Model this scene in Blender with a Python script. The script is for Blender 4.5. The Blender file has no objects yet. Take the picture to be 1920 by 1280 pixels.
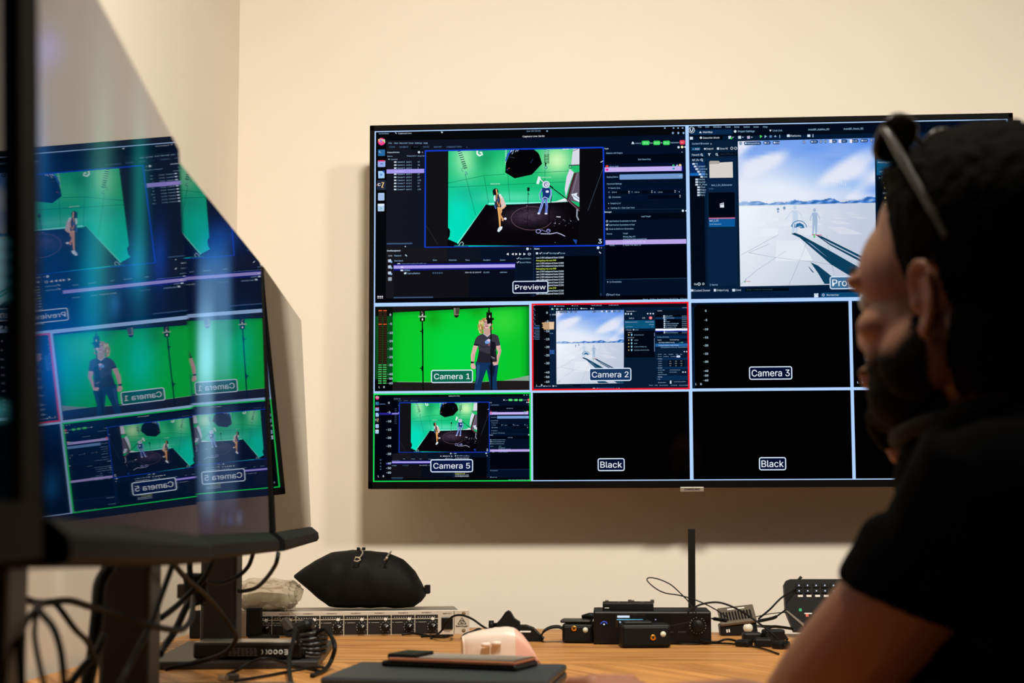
import bpy, bmesh, math, random
from mathutils import Vector, Matrix
random.seed(7)
PI = math.pi
R = math.radians
sc = bpy.context.scene

# ------------------------------------------------------------------ camera
ZC = 1.4794                      # height of the television's centre
DESK = 0.768                     # desk top
CAM = Vector((-0.1877, -3.2995, ZC - 0.4714))
YAW, PIT, ROL, FPX, PY = 0.06288, 0.08457, 0.00324, 2791.3, 728.07
CR = Matrix.Rotation(YAW, 3, 'Z') @ Matrix.Rotation(PIT, 3, 'X') @ Matrix.Rotation(ROL, 3, 'Y')
cd = bpy.data.cameras.new('camera')
cd.lens = FPX / 1920 * 36
cd.sensor_width = 36
cd.shift_y = (PY - 640) / 1920
cd.clip_start = 0.02
cd.dof.use_dof = True
cd.dof.focus_distance = 3.2
cd.dof.aperture_fstop = 5.6
cam = bpy.data.objects.new('camera', cd)
sc.collection.objects.link(cam)
M3 = Matrix((CR.col[0], CR.col[2], -CR.col[1])).transposed()
cam.matrix_world = Matrix.Translation(CAM) @ M3.to_4x4()
sc.camera = cam

# ------------------------------------------------------------------ world, light, exposure
w = bpy.data.worlds.new('world'); sc.world = w
w.use_nodes = True
w.node_tree.nodes['Background'].inputs[0].default_value = (1.0, 0.84, 0.62, 1)
w.node_tree.nodes['Background'].inputs[1].default_value = 0.02
sc.view_settings.view_transform = 'Standard'
sc.view_settings.look = 'None'
sc.view_settings.exposure = 0
sc.view_settings.gamma = 1

def area(name, loc, target, size, power, col, spread=180, sy=None):
    l = bpy.data.lights.new(name, 'AREA'); l.energy = power; l.color = col
    l.size = size; l.spread = R(spread)
    if sy: l.shape = 'RECTANGLE'; l.size_y = sy
    o = bpy.data.objects.new(name, l); sc.collection.objects.link(o)
    o.location = loc
    o.rotation_euler = (Vector(target) - Vector(loc)).to_track_quat('-Z', 'Y').to_euler()
    return o
WARM = (1.0, 0.92, 0.80)
area('ceiling_downlight_near', (0.95, -2.0, 2.76), (0.45, 0.1, 0.5), 0.28, 19, WARM, 105)
area('ceiling_downlight_left', (-0.15, -1.95, 2.76), (-0.85, 0.1, 0.55), 0.28, 37, WARM, 125)
area('ceiling_downlight_right', (2.2, -1.9, 2.76), (1.7, 0.1, 0.6), 0.28, 8, WARM, 110)

# ------------------------------------------------------------------ helpers
def s2l(c):
    return tuple(((x/255)/12.92 if x/255 <= 0.04045 else ((x/255+0.055)/1.055)**2.4) for x in c)

MATS = {}
def mat(name, col, rough=0.5, metal=0.0, noise=0.0, nscale=20, bump=0.0, bscale=80, spec=0.5, ior=1.5,
        coat=0.0, emit=None, es=1.0, alpha=None, trans=0.0, stretch=None, sss=0.0):
    if name in MATS: return MATS[name]
    m = bpy.data.materials.new(name); m.use_nodes = True
    nt = m.node_tree; b = nt.nodes['Principled BSDF']
    c = s2l(col)
    b.inputs['Base Color'].default_value = (*c, 1)
    b.inputs['Roughness'].default_value = rough
    b.inputs['Metallic'].default_value = metal
    b.inputs['Specular IOR Level'].default_value = spec
    b.inputs['IOR'].default_value = ior
    b.inputs['Coat Weight'].default_value = coat
    b.inputs['Transmission Weight'].default_value = trans
    if sss:
        b.inputs['Subsurface Weight'].default_value = sss
        b.inputs['Subsurface Radius'].default_value = (0.012, 0.005, 0.003)
        b.inputs['Subsurface Scale'].default_value = 1.0
    if emit:
        b.inputs['Emission Color'].default_value = (*s2l(emit), 1)
        b.inputs['Emission Strength'].default_value = es
    if noise or bump:
        tc = nt.nodes.new('ShaderNodeTexCoord'); mp = nt.nodes.new('ShaderNodeMapping')
        nt.links.new(tc.outputs['Object'], mp.inputs[0])
        if stretch: mp.inputs['Scale'].default_value = stretch
    if noise:
        n = nt.nodes.new('ShaderNodeTexNoise'); n.inputs['Scale'].default_value = nscale
        n.inputs['Detail'].default_value = 5
        nt.links.new(mp.outputs[0], n.inputs['Vector'])
        r = nt.nodes.new('ShaderNodeMix'); r.data_type = 'RGBA'
        r.inputs[6].default_value = (*[max(0, x*(1-noise)) for x in c], 1)
        r.inputs[7].default_value = (*[min(1, x*(1+noise)) for x in c], 1)
        nt.links.new(n.outputs['Fac'], r.inputs[0])
        nt.links.new(r.outputs[2], b.inputs['Base Color'])
    if bump:
        n = nt.nodes.new('ShaderNodeTexNoise'); n.inputs['Scale'].default_value = bscale
        n.inputs['Detail'].default_value = 4
        nt.links.new(mp.outputs[0], n.inputs['Vector'])
        bp = nt.nodes.new('ShaderNodeBump'); bp.inputs['Strength'].default_value = bump
        bp.inputs['Distance'].default_value = 0.002
        nt.links.new(n.outputs['Fac'], bp.inputs['Height'])
        nt.links.new(bp.outputs[0], b.inputs['Normal'])
    MATS[name] = m
    return m

def emat(name, strength=1.0):
    """emission coloured by the mesh's own colour attribute (screens only)"""
    m = bpy.data.materials.new(name); m.use_nodes = True
    nt = m.node_tree; nt.nodes.clear()
    o = nt.nodes.new('ShaderNodeOutputMaterial'); e = nt.nodes.new('ShaderNodeEmission')
    a = nt.nodes.new('ShaderNodeVertexColor'); a.layer_name = 'Col'
    nt.links.new(a.outputs[0], e.inputs[0]); e.inputs[1].default_value = strength
    nt.links.new(e.outputs[0], o.inputs[0])
    return m

def link(name, me, m, parent=None):
    o = bpy.data.objects.new(name, me)
    if m is not None and len(me.materials) == 0: me.materials.append(m)
    sc.collection.objects.link(o)
    if parent is not None: o.parent = parent
    return o

def tag(o, label=None, cat=None, group=None, kind=None):
    if label: o['label'] = label
    if cat: o['category'] = cat
    if group: o['group'] = group
    if kind: o['kind'] = kind
    return o

def thing(name, label, cat, loc=(0, 0, 0), group=None, rot=None):
    o = bpy.data.objects.new(name, None); sc.collection.objects.link(o)
    o.empty_display_size = 0.05
    o.location = loc
    if rot is not None: o.rotation_euler = rot
    return tag(o, label, cat, group)

class MB:
    """collects shapes into one mesh"""
    def __init__(s): s.v = []; s.f = []; s.sm = []
    def add(s, vs, fs, smooth=False):
        n = len(s.v); s.v += [tuple(p) for p in vs]
        s.f += [tuple(i+n for i in f) for f in fs]; s.sm += [smooth]*len(fs)
        return s
    def bm(s, bm, M=None, smooth=False):
        vs = [(M @ v.co if M else v.co) for v in bm.verts]
        for i, v in enumerate(bm.verts): v.index = i
        s.add(vs, [tuple(v.index for v in f.verts) for f in bm.faces], smooth); bm.free(); return s
    def box(s, x0, x1, y0, y1, z0, z1, bev=0.0, M=None, seg=2):
        bm = bmesh.new(); bmesh.ops.create_cube(bm, size=1)
        for v in bm.verts:
            v.co = Vector(((x0+x1)/2 + v.co.x*(x1-x0), (y0+y1)/2 + v.co.y*(y1-y0), (z0+z1)/2 + v.co.z*(z1-z0)))
        if bev: bmesh.ops.bevel(bm, geom=list(bm.edges), offset=bev, segments=seg, profile=0.5, affect='EDGES')
        return s.bm(bm, M)
    def tube(s, pts, r, n=8, closed=False, caps=True, M=None):
        pts = [Vector(p) for p in pts]
        if M: pts = [M @ p for p in pts]
        rr = r if isinstance(r, (list, tuple)) else [r]*len(pts)
        vs = []; fs = []; N = len(pts); up = None
        for i, p in enumerate(pts):
            a = pts[i-1] if (i > 0 or closed) else p
            b = pts[(i+1) % N] if (i < N-1 or closed) else p
            t = (b-a).normalized() if (b-a).length > 1e-9 else Vector((0, 0, 1))
            if up is None:
                up = Vector((0, 0, 1)) if abs(t.z) < 0.9 else Vector((1, 0, 0))
            u = (up - t*up.dot(t))
            if u.length < 1e-6: u = Vector((1, 0, 0)) - t*t.x
            u.normalize(); up = u; wv = t.cross(u)
            for k in range(n):
                a2 = 2*PI*k/n
                vs.append(p + (u*math.cos(a2) + wv*math.sin(a2))*rr[i])
        for i in range(N-1 + (1 if closed else 0)):
            j = (i+1) % N
            for k in range(n):
                k2 = (k+1) % n
                fs.append((i*n+k, i*n+k2, j*n+k2, j*n+k))
        if caps and not closed:
            fs.append(tuple(range(n-1, -1, -1))); fs.append(tuple((N-1)*n+k for k in range(n)))
        return s.add(vs, fs, True)
    def lathe(s, prof, n=24, M=None, smooth=True):
        vs = []; fs = []
        for (r_, z) in prof:
            for k in range(n):
                a = 2*PI*k/n; vs.append(Vector((r_*math.cos(a), r_*math.sin(a), z)))
        for i in range(len(prof)-1):
            for k in range(n):
                k2 = (k+1) % n; fs.append((i*n+k, i*n+k2, (i+1)*n+k2, (i+1)*n+k))
        fs.append(tuple(range(n-1, -1, -1))); fs.append(tuple((len(prof)-1)*n+k for k in range(n)))
        if M: vs = [M @ v for v in vs]
        return s.add(vs, fs, smooth)
    def prism(s, poly, z0, z1, M=None, smooth=False):
        n = len(poly)
        vs = [Vector((x, y, z0)) for x, y in poly] + [Vector((x, y, z1)) for x, y in poly]
        if M: vs = [M @ v for v in vs]
        fs = [tuple(range(n-1, -1, -1)), tuple(range(n, 2*n))]
        fs += [(i, (i+1) % n, (i+1) % n+n, i+n) for i in range(n)]
        return s.add(vs, fs, smooth)
    def build(s, name, m, parent=None):
        me = bpy.data.meshes.new(name); me.from_pydata(s.v, [], s.f); me.update()
        me.polygons.foreach_set('use_smooth', s.sm)
        return link(name, me, m, parent)

def spline(pts, n=8):
    """Catmull-Rom through 3-D points"""
    P = [Vector(p) for p in pts]; out = []
    for i in range(len(P)-1):
        p0 = P[max(i-1, 0)]; p1 = P[i]; p2 = P[i+1]; p3 = P[min(i+2, len(P)-1)]
        for k in range(n):
            t = k/n
            out.append(0.5*((2*p1) + (p2-p0)*t + (2*p0-5*p1+4*p2-p3)*t*t + (3*p1-p0-3*p2+p3)*t**3))
    out.append(P[-1]); return out

def ray(x, y):
    return CR @ Vector(((x-960)/FPX, 1.0, -(y-PY)/FPX))
def atY(x, y, Y):
    d = ray(x, y); return CAM + d*((Y-CAM.y)/d.y)
def atZ(x, y, Z):
    d = ray(x, y); return CAM + d*((Z-CAM.z)/d.z)

# text glyph meshes, drawn with the interface font that ships with Blender
_tc = {}
try:
    import os
    FONT = bpy.data.fonts.load(os.path.join(bpy.utils.resource_path('LOCAL'), 'datafiles', 'fonts', 'Inter.woff2'))
except Exception:
    FONT = None
def outlines(o, res):
    """each outline of the lettering filled by itself with its own holes, so strokes that cross stay solid"""
    from mathutils.geometry import interpolate_bezier, tessellate_polygon
    cu = o.to_curve(bpy.context.evaluated_depsgraph_get()); loops = []
    for sp in cu.splines:
        P = sp.bezier_points; n = len(P); L_ = []
        for i in range(n):                      # pointed joints of v and w whose two sides cross: pull them together
            a, b = P[i], P[(i+1) % n]
            if a.handle_right_type == 'VECTOR' and b.handle_right_type == 'FREE' and abs(a.co.y-b.co.y) < 0.001 and abs(a.co.x-b.co.x) < 0.025:
                m_ = (a.co.x+b.co.x)/2; d1, d2 = m_-a.co.x, m_-b.co.x
                a.co.x = m_; a.handle_left.x += d1; a.handle_right.x = m_; b.co.x = m_; b.handle_right.x += d2; b.handle_left.x = m_
        if sp.type != 'BEZIER':
            L_ = [(p.co.x, p.co.y) for p in sp.points]
        else:
            for i in range(n):
                a, b = P[i], P[(i+1) % n]
                if a.handle_right_type == 'VECTOR' and b.handle_left_type == 'VECTOR': L_.append((a.co.x, a.co.y)); continue
                L_ += [(q.x, q.y) for q in interpolate_bezier(a.co, a.handle_right, b.handle_left, b.co, res+1)[:-1]]
        c_ = []
        for p in L_:
            if not c_ or abs(p[0]-c_[-1][0])+abs(p[1]-c_[-1][1]) > 1e-5: c_.append(p)
        if len(c_) > 2 and abs(c_[0][0]-c_[-1][0])+abs(c_[0][1]-c_[-1][1]) < 1e-5: c_.pop()
        if len(c_) > 2: loops.append((sum(c_[i][0]*c_[(i+1) % len(c_)][1]-c_[(i+1) % len(c_)][0]*c_[i][1] for i in range(len(c_)))/2, c_))
    o.to_curve_clear()
    if not loops: return [], []
    sign = 1 if max(loops, key=lambda t: abs(t[0]))[0] > 0 else -1
    def inside(p, poly):
        r_ = False
        for i in range(len(poly)):
            (x1, y1), (x2, y2) = poly[i-1], poly[i]
            if (y1 > p[1]) != (y2 > p[1]) and p[0] < (x2-x1)*(p[1]-y1)/(y2-y1)+x1: r_ = not r_
        return r_
    outer = [c_ for a, c_ in loops if a*sign > 0]; holes = [c_ for a, c_ in loops if a*sign < 0]
    vs = []; fs = []
    for oc in outer:
        mine = [h for h in holes if inside(h[0], oc)]
        polys = [[Vector((p[0], p[1], 0)) for p in q] for q in [oc]+mine]
        n = len(vs); vs += [tuple(p[:2]) for q in polys for p in q]
        fs += [tuple(n+i for i in t) for t in tessellate_polygon(polys)]
    return vs, fs
def glyphs(s, res=2, bold=0.0):
    k = (s, res, bold)
    if k in _tc: return _tc[k]
    cu = bpy.data.curves.new('t', 'FONT'); cu.body = s; cu.size = 1; cu.resolution_u = res
    if FONT: cu.font = FONT
    o = bpy.data.objects.new('t', cu); sc.collection.objects.link(o)
    vs, fs = outlines(o, res)
    bpy.data.objects.remove(o); bpy.data.curves.remove(cu)
    if 'H' not in _tc:
        _tc['H'] = 1.0
        if s != 'H': hh = max(v[1] for v in glyphs('H')[0])
        else: hh = max(v[1] for v in vs)
        _tc['H'] = 0.72/hh
        for kk in list(_tc):
            if isinstance(kk, tuple): _tc.pop(kk)
    vs = [(x*_tc['H'], y*_tc['H']) for x, y in vs]
    if bold:                                   # heavier strokes: the same outline once more, shifted sideways
        n = len(vs); v0, f0 = vs, fs
        for q in (0.33, 0.66, 1.0): m_ = len(vs); vs = vs + [(x+bold*1.7*q, y) for x, y in v0]; fs = fs + [tuple(i+m_ for i in f) for f in f0]
    _tc[k] = (vs, fs); return _tc[k]

# ------------------------------------------------------------------ setting
def wood(name, c1, c2, rotz, sc_=1.0):
    m = bpy.data.materials.new(name); m.use_nodes = True
    nt = m.node_tree; b = nt.nodes['Principled BSDF']
    tc = nt.nodes.new('ShaderNodeTexCoord'); mp = nt.nodes.new('ShaderNodeMapping')
    mp.inputs['Rotation'].default_value = (0, 0, rotz)
    mp2 = nt.nodes.new('ShaderNodeMapping'); mp2.inputs['Scale'].default_value = (1.2*sc_, 26*sc_, 3)
    nt.links.new(tc.outputs['Object'], mp.inputs[0]); nt.links.new(mp.outputs[0], mp2.inputs[0])
    n = nt.nodes.new('ShaderNodeTexNoise'); n.inputs['Scale'].default_value = 2.2; n.inputs['Detail'].default_value = 8
    n.inputs['Distortion'].default_value = 0.6; n.inputs['Roughness'].default_value = 0.62
    nt.links.new(mp2.outputs[0], n.inputs['Vector'])
    r = nt.nodes.new('ShaderNodeValToRGB'); e = r.color_ramp.elements
    e[0].position = 0.34; e[0].color = (*s2l(c1), 1); e[1].position = 0.64; e[1].color = (*s2l(c2), 1)
    nt.links.new(n.outputs['Fac'], r.inputs[0]); nt.links.new(r.outputs[0], b.inputs['Base Color'])
    b.inputs['Roughness'].default_value = 0.45
    bp = nt.nodes.new('ShaderNodeBump'); bp.inputs['Strength'].default_value = 0.15; bp.inputs['Distance'].default_value = 0.001
    nt.links.new(n.outputs['Fac'], bp.inputs['Height']); nt.links.new(bp.outputs[0], b.inputs['Normal'])
    return m

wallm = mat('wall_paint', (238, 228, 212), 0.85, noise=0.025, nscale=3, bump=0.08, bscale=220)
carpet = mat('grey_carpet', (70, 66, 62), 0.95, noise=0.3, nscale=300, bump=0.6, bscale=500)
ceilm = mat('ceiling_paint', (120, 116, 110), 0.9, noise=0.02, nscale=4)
WY = 0.150                                    # plane of the wall behind the television
XL = atY(446, 300, WY).x                      # left wall
XR, YB, ZT = 3.6, -6.2, 2.80
def struct(name, mb, m): o = mb.build(name, m); o['kind'] = 'structure'; return o
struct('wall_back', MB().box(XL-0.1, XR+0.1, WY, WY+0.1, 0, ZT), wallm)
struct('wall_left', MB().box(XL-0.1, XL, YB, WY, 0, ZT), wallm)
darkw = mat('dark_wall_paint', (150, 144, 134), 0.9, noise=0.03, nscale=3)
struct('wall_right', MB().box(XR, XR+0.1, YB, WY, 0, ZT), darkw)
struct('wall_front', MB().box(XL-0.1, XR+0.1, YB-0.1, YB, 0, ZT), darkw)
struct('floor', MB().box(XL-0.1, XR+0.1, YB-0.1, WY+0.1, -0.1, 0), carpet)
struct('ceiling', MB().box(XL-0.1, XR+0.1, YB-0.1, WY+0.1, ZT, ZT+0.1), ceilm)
skirt = mat('white_skirting', (215, 205, 190), 0.5, noise=0.02)
struct('baseboard_back', MB().box(XL, XR, WY-0.014, WY, 0, 0.08, 0.003), skirt)
struct('baseboard_left', MB().box(XL, XL+0.014, YB, WY-0.015, 0, 0.08, 0.003), skirt)

# ------------------------------------------------------------------ television
TW = 1.41; TH = TW*9/16
black = mat('black_plastic', (6, 5, 5), 0.4, noise=0.2, nscale=60, spec=0.3)
tvblack = mat('satin_black_bezel', (7, 6, 6), 0.55, noise=0.15, nscale=40, spec=0.06)
panel = mat('black_glass_panel', (1, 1, 2), 0.05, ior=1.3, spec=0.3, noise=0.01)
silver = mat('brushed_silver', (170, 160, 145), 0.35, metal=0.6, noise=0.05, nscale=90)

# plane-to-plane map: a point of the picture on the screen -> its place on the screen (u right, v down)
HM = ((0.881072, 0.000107, -0.618438), (0.028612, 1.583009, -0.411192), (0.022143, 0.021488, 1.0))
def px2uv(x, y):
    x /= 1000; y /= 1000
    q = [h[0]*x + h[1]*y + h[2] for h in HM]
    return q[0]/q[2], q[1]/q[2]

class Canvas:
    """flat coloured shapes on the screen plane; o = crop origin and scale used while reading positions"""
    def __init__(s, A=None): s.v = []; s.f = []; s.c = []; s.z = 0; s.A = A; s.set(0, 0, 1)
    def set(s, ox, oy, k): s.ox, s.oy, s.k = ox, oy, k; return s
    def uv(s, x, y):
        u, v = px2uv(s.ox + x/s.k, s.oy + y/s.k)
        if s.A: a = s.A; u = a[0] + u*a[2]; v = a[1] + v*a[2]
        return u, v
    def put(s, uvs, faces, cols):
        n = len(s.v); y = -(0.0004 + s.z*1.2e-5)
        s.v += [((u-.5)*TW, y, (.5-v)*TH) for u, v in uvs]
        s.f += [tuple(i+n for i in f) for f in faces]; s.c += cols
    def poly(s, pts, col):
        uvs = [s.uv(*p) for p in pts]; l = s2l(col); s.z += 1
        s.put(uvs, [tuple(range(len(pts)))], [l]*len(pts))
    def rect(s, x0, y0, x1, y1, col, up=True):
        (u0, v0), (u1, v1) = s.uv(x0, y0), s.uv(x1, y1)
        if up: s.z += 1
        s.put([(u0, v0), (u1, v0), (u1, v1), (u0, v1)], [(0, 1, 2, 3)], [s2l(col)]*4)
    def grid(s, pts4, nx, ny, fn, raw=False):
        q = pts4 if raw else [s.uv(*p) for p in pts4]; s.z += 1
        uvs = []; cols = []; fs = []
        for j in range(ny+1):
            b = j/ny
            for i in range(nx+1):
                a = i/nx
                uvs.append(tuple((q[0][k]*(1-a)+q[1][k]*a)*(1-b)+(q[3][k]*(1-a)+q[2][k]*a)*b for k in (0, 1)))
                cols.append(s2l([max(0, min(255, t)) for t in fn(a, b)]))
        for j in range(ny):
            for i in range(nx):
                k = j*(nx+1)+i; fs.append((k, k+1, k+nx+2, k+nx+1))
        s.put(uvs, fs, cols)
    def line(s, pts, w, col, closed=False, up=True):
        """w in crop pixels"""
        if up: s.z += 1
        P = [Vector(p) for p in pts]; N = len(P)
        if closed: P.append(P[0]); N += 1
        uvs = []; fs = []
        for i in range(N):
            if closed: a = P[i-1] if i > 0 else P[N-2]; b = P[i+1] if i < N-1 else P[1]
            else: a = P[max(i-1, 0)]; b = P[min(i+1, N-1)]
            t = b-a
            t = t.normalized() if t.length > 0 else Vector((1, 0)); n = Vector((-t.y, t.x))*w/2
            uvs += [s.uv(*(P[i]+n)), s.uv(*(P[i]-n))]
        for i in range(N-1): fs.append((2*i, 2*i+2, 2*i+3, 2*i+1))
        s.put(uvs, fs, [s2l(col)]*len(uvs))
    def ell(s, cx, cy, rx, ry, col, n=20, col2=None, rot=0, up=True):
        if up: s.z += 1
        uvs = [s.uv(cx, cy)]; cols = [s2l(col)]
        for k in range(n):
            a = 2*PI*k/n; x, y = rx*math.cos(a), ry*math.sin(a)
            uvs.append(s.uv(cx + x*math.cos(rot)-y*math.sin(rot), cy + x*math.sin(rot)+y*math.cos(rot))); cols.append(s2l(col2 or col))
        s.put(uvs, [(0, k+1, (k+1) % n+1) for k in range(n)], cols)
    def ring(s, cx, cy, rx, ry, w, col, n=24, a0=0, a1=360, up=True):
        p = [(cx+rx*math.cos(R(a0+(a1-a0)*k/n)), cy+ry*math.sin(R(a0+(a1-a0)*k/n))) for k in range(n+(0 if a1-a0 == 360 else 1))]
        s.line(p, w, col, closed=(a1-a0 == 360), up=up)
    def text(s, t, x, y, h, col, al='l', res=2, bold=0.0, sx=1.0, up=False, fit=None):
        """y = middle of the line, h = height of capitals, in crop pixels; fit = target width"""
        if up: s.z += 1
        vs, fs = glyphs(t, res, bold)
        if not vs: return
        u, v = s.uv(x, y); kk = 0.001/s.k*(s.A[2] if s.A else 1)
        dudx = HM[0][0]*kk/1.02; dvdy = HM[1][1]*kk/1.03
        size = h/0.72; mx = max(p[0] for p in vs); mn = min(p[0] for p in vs)
        if fit: sx = fit/((mx-mn)*size)
        off = {'l': -mn, 'c': -(mx+mn)/2, 'r': -mx}[al]
        s.put([(u + (p[0]+off)*size*sx*dudx, v - (p[1]-0.36)*size*dvdy) for p in vs], fs, [s2l(col)]*len(vs))
    def rrect(s, x0, y0, x1, y1, r, col, w=None):
        """rounded box, straight on the screen; w: outline width"""
        (u0, v0), (u1, v1) = s.uv(x0, y0), s.uv(x1, y1)
        kk = 0.001/s.k*(s.A[2] if s.A else 1); ru = r*HM[0][0]*kk/1.02; rv = r*HM[1][1]*kk/1.03
        def loop(d):
            o = []; du = d*HM[0][0]*kk/1.02; dv = d*HM[1][1]*kk/1.03
            for cx, cy, a in ((u1-ru, v1-rv, 0), (u0+ru, v1-rv, 90), (u0+ru, v0+rv, 180), (u1-ru, v0+rv, 270)):
                for k in range(5):
                    t = R(a+90*k/4); o.append((cx+math.cos(t)*(ru-du), cy+math.sin(t)*(rv-dv)))
            return o
        s.z += 1
        if w is None: l = loop(0); s.put(l, [tuple(range(len(l)))], [s2l(col)]*len(l)); return
        a = loop(0); b = loop(w); n = len(a)
        s.put(a+b, [(i, (i+1) % n, (i+1) % n+n, i+n) for i in range(n)], [s2l(col)]*(2*n))
    def label(s, t, x0, y0, x1, y1, fill, h, k=1.0):
        s.v = []; s.f = []; s.c = []; s.z = ZTOP+3
        s.rrect(x0, y0, x1, y1, 0.17*(y1-y0), fill)
        s.rrect(x0, y0, x1, y1, 0.17*(y1-y0), (215, 232, 250), w=0.075*(y1-y0))
        s.z += 1
        s.text(t, (x0+x1)/2, (y0+y1)/2, h, (235, 242, 250), 'c', res=4, bold=0.005, fit=(x1-x0)*0.84*k)
        s.build('feed_caption', scr, tv)
    def build(s, name, m, parent):
        me = bpy.data.meshes.new(name); me.from_pydata(s.v, [], s.f); me.update()
        at = me.color_attributes.new('Col', 'FLOAT_COLOR', 'POINT')
        buf = []
        for c in s.c: buf += [c[0], c[1], c[2], 1.0]
        at.data.foreach_set('color', buf)
        return link(name, me, m, parent)

WHT = (205, 222, 240); LBL = (150, 190, 225); DIM = (90, 125, 165)
def cubic(a, b, t): return [a[i]*(1-t)+b[i]*t for i in range(3)]
def hat(d): return math.exp(-d*d)

def draw_studio(c):
    """the green-screen room seen by the tracking camera"""
    c.set(820, 230, 5.119)
    def bg(a, b):
        col = cubic((28, 190, 120), (20, 185, 105), a)
        col = cubic(col, (0, 222, 190), max(0, min(1, (b-.25)*1.6))*(1-a)**.6)
        for gx, gy, sx, sy, gc, k in ((.13, .1, .1, .22, (190, 250, 190), .75), (.83, .12, .12, .16, (225, 255, 190), .9),
                                      (.4, .2, .12, .12, (90, 235, 150), .6), (.5, .5, .3, .06, (150, 245, 215), .5),
                                      (.28, .08, .08, .14, (10, 140, 85), .6), (.08, .6, .1, .2, (0, 235, 215), .5), (.15, .45, .12, .1, (20, 170, 140), .5)):
            col = cubic(col, gc, k*hat((a-gx)/sx)*hat((b-gy)/sy))
        return col
    c.grid([(100, 262), (1363, 248), (1363, 1185), (100, 1190)], 44, 26, bg)
    for l in ([(100, 580), (445, 508), (648, 495)], [(445, 508), (490, 780)], [(100, 620), (1230, 570), (1363, 562)], [(905, 482), (1280, 465)],
              [(675, 500), (692, 760)], [(262, 495), (365, 890)], [(1030, 450), (1030, 560)]):
        c.line(l, 4, (8, 118, 84))
    c.line([(490, 778), (1000, 772), (1230, 757)], 14, (150, 250, 232))
    c.line([(470, 782), (190, 1160)], 10, (120, 240, 215))
    c.poly([(465, 783), (500, 795), (1100, 768), (1265, 760), (1363, 812), (1363, 1187), (190, 1178), (207, 1150)], (7, 5, 9))
    def cp(a, b):
        k = hat((a-.5)/.30)*hat((b-.42)/.33)
        return cubic((7, 5, 9), (66, 50, 68), k*(0.8+0.4*random.random()))
    c.grid([(540, 792), (1260, 765), (1300, 1040), (420, 1060)], 40, 20, cp)
    c.poly([(1060, 770), (1130, 760), (1225, 725), (1262, 757)], (225, 235, 235))
    c.ring(905, 920, 198, 112, 3.5, (120, 92, 104), n=40, a0=20, a1=300)
    c.poly([(98, 1008), (112, 1020), (120, 1042), (116, 1090), (100, 1118), (190, 1158), (200, 1190), (96, 1190)], (8, 6, 10))
    c.rect(160, 1176, 296, 1190, (15, 110, 100)); c.line([(203, 1182), (215, 1160), (235, 1143), (248, 1160), (240, 1182)], 7, (170, 200, 205))
    # springs
    for j in range(9):
        y = 275+j*20; x = 205+j*7
        c.line([(x-16, y+3), (x+22, y-7)], 7, (8, 40, 40)); c.line([(x-14, y+12), (x+20, y+2)], 4, (190, 240, 225) if j < 5 else (30, 130, 100), up=False)
    c.line([(262, 470), (275, 478), (285, 490), (272, 500), (262, 490)], 5, (60, 60, 150)); c.line([(240, 430), (228, 455), (245, 470)], 4, (20, 90, 80))
    for j in range(9):
        y = 262+j*15
        c.line([(1022, y), (1072, y+9)], 5, (12, 60, 50)); c.line([(1072, y), (1022, y+9)], 4, (180, 240, 220) if j < 3 else (15, 70, 55), up=False)
    c.poly([(1030, 385), (1046, 385), (1042, 420), (1032, 420)], (8, 30, 30)); c.ring(1040, 432, 12, 12, 5, (40, 110, 150))
    c.line([(378, 270), (378, 300), (400, 318), (428, 305), (420, 285), (402, 288)], 16, (225, 250, 240)); c.poly([(372, 290), (392, 300), (400, 322), (380, 312)], (240, 255, 250))
    # softbox
    for j in range(10): c.line([(646, 262+j*15), (664, 267+j*15)], 4, (235, 240, 255), up=False)
    c.poly([(700, 258), (730, 255), (680, 320), (655, 380), (650, 360), (668, 300)], (40, 80, 190))
    c.poly([(735, 256), (920, 254), (965, 290), (978, 312), (1004, 395), (905, 500), (740, 536), (648, 480), (655, 385), (690, 300)], (4, 4, 6))
    for (x, y) in ((700, 270), (722, 264), (745, 268), (765, 262), (712, 290)): c.line([(x, y+14), (x+12, y-6)], 6, (215, 230, 255), up=False)
    c.line([(892, 390), (915, 350)], 9, (22, 32, 70)); c.line([(678, 440), (692, 437)], 7, (190, 70, 60)); c.ell(669, 452, 6, 8, (40, 70, 140)); c.line([(690, 330), (738, 338)], 4, (60, 66, 84))
    c.rect(560, 255, 600, 262, (225, 240, 240)); c.rect(510, 256, 545, 262, (190, 230, 225)); c.rect(1200, 248, 1262, 258, (235, 245, 240)); c.rect(1272, 246, 1312, 254, (220, 235, 235))
    # right-hand reflectors and frame
    c.poly([(1300, 262), (1330, 248), (1363, 248), (1363, 405), (1284, 408), (1292, 330)], (218, 218, 230)); c.line([(1300, 275), (1350, 252)], 5, (60, 70, 80))
    c.line([(1262, 412), (1363, 408)], 9, (25, 25, 35))
    c.poly([(1286, 418), (1363, 418), (1363, 475), (1330, 478), (1284, 440)], (30, 190, 110)); c.poly([(1270, 445), (1310, 480), (1268, 590), (1232, 715), (1222, 640), (1240, 520)], (222, 216, 238))
    c.poly([(1312, 482), (1363, 475), (1363, 770), (1250, 745), (1262, 640)], (96, 84, 100)); c.line([(1322, 485), (1262, 690), (1250, 740)], 20, (70, 36, 44)); c.line([(1345, 490), (1290, 700)], 8, (130, 118, 138))
    c.line([(1245, 740), (1363, 832)], 22, (70, 40, 52)); c.line([(1250, 745), (1363, 850)], 5, (150, 110, 120))
    c.poly([(1283, 690), (1345, 675), (1335, 700), (1363, 725), (1363, 765), (1310, 740), (1300, 715)], (228, 238, 250)); c.line([(1300, 700), (1363, 742)], 6, (80, 100, 130))
    c.ring(1275, 425, 12, 16, 5, (30, 60, 90))
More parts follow.
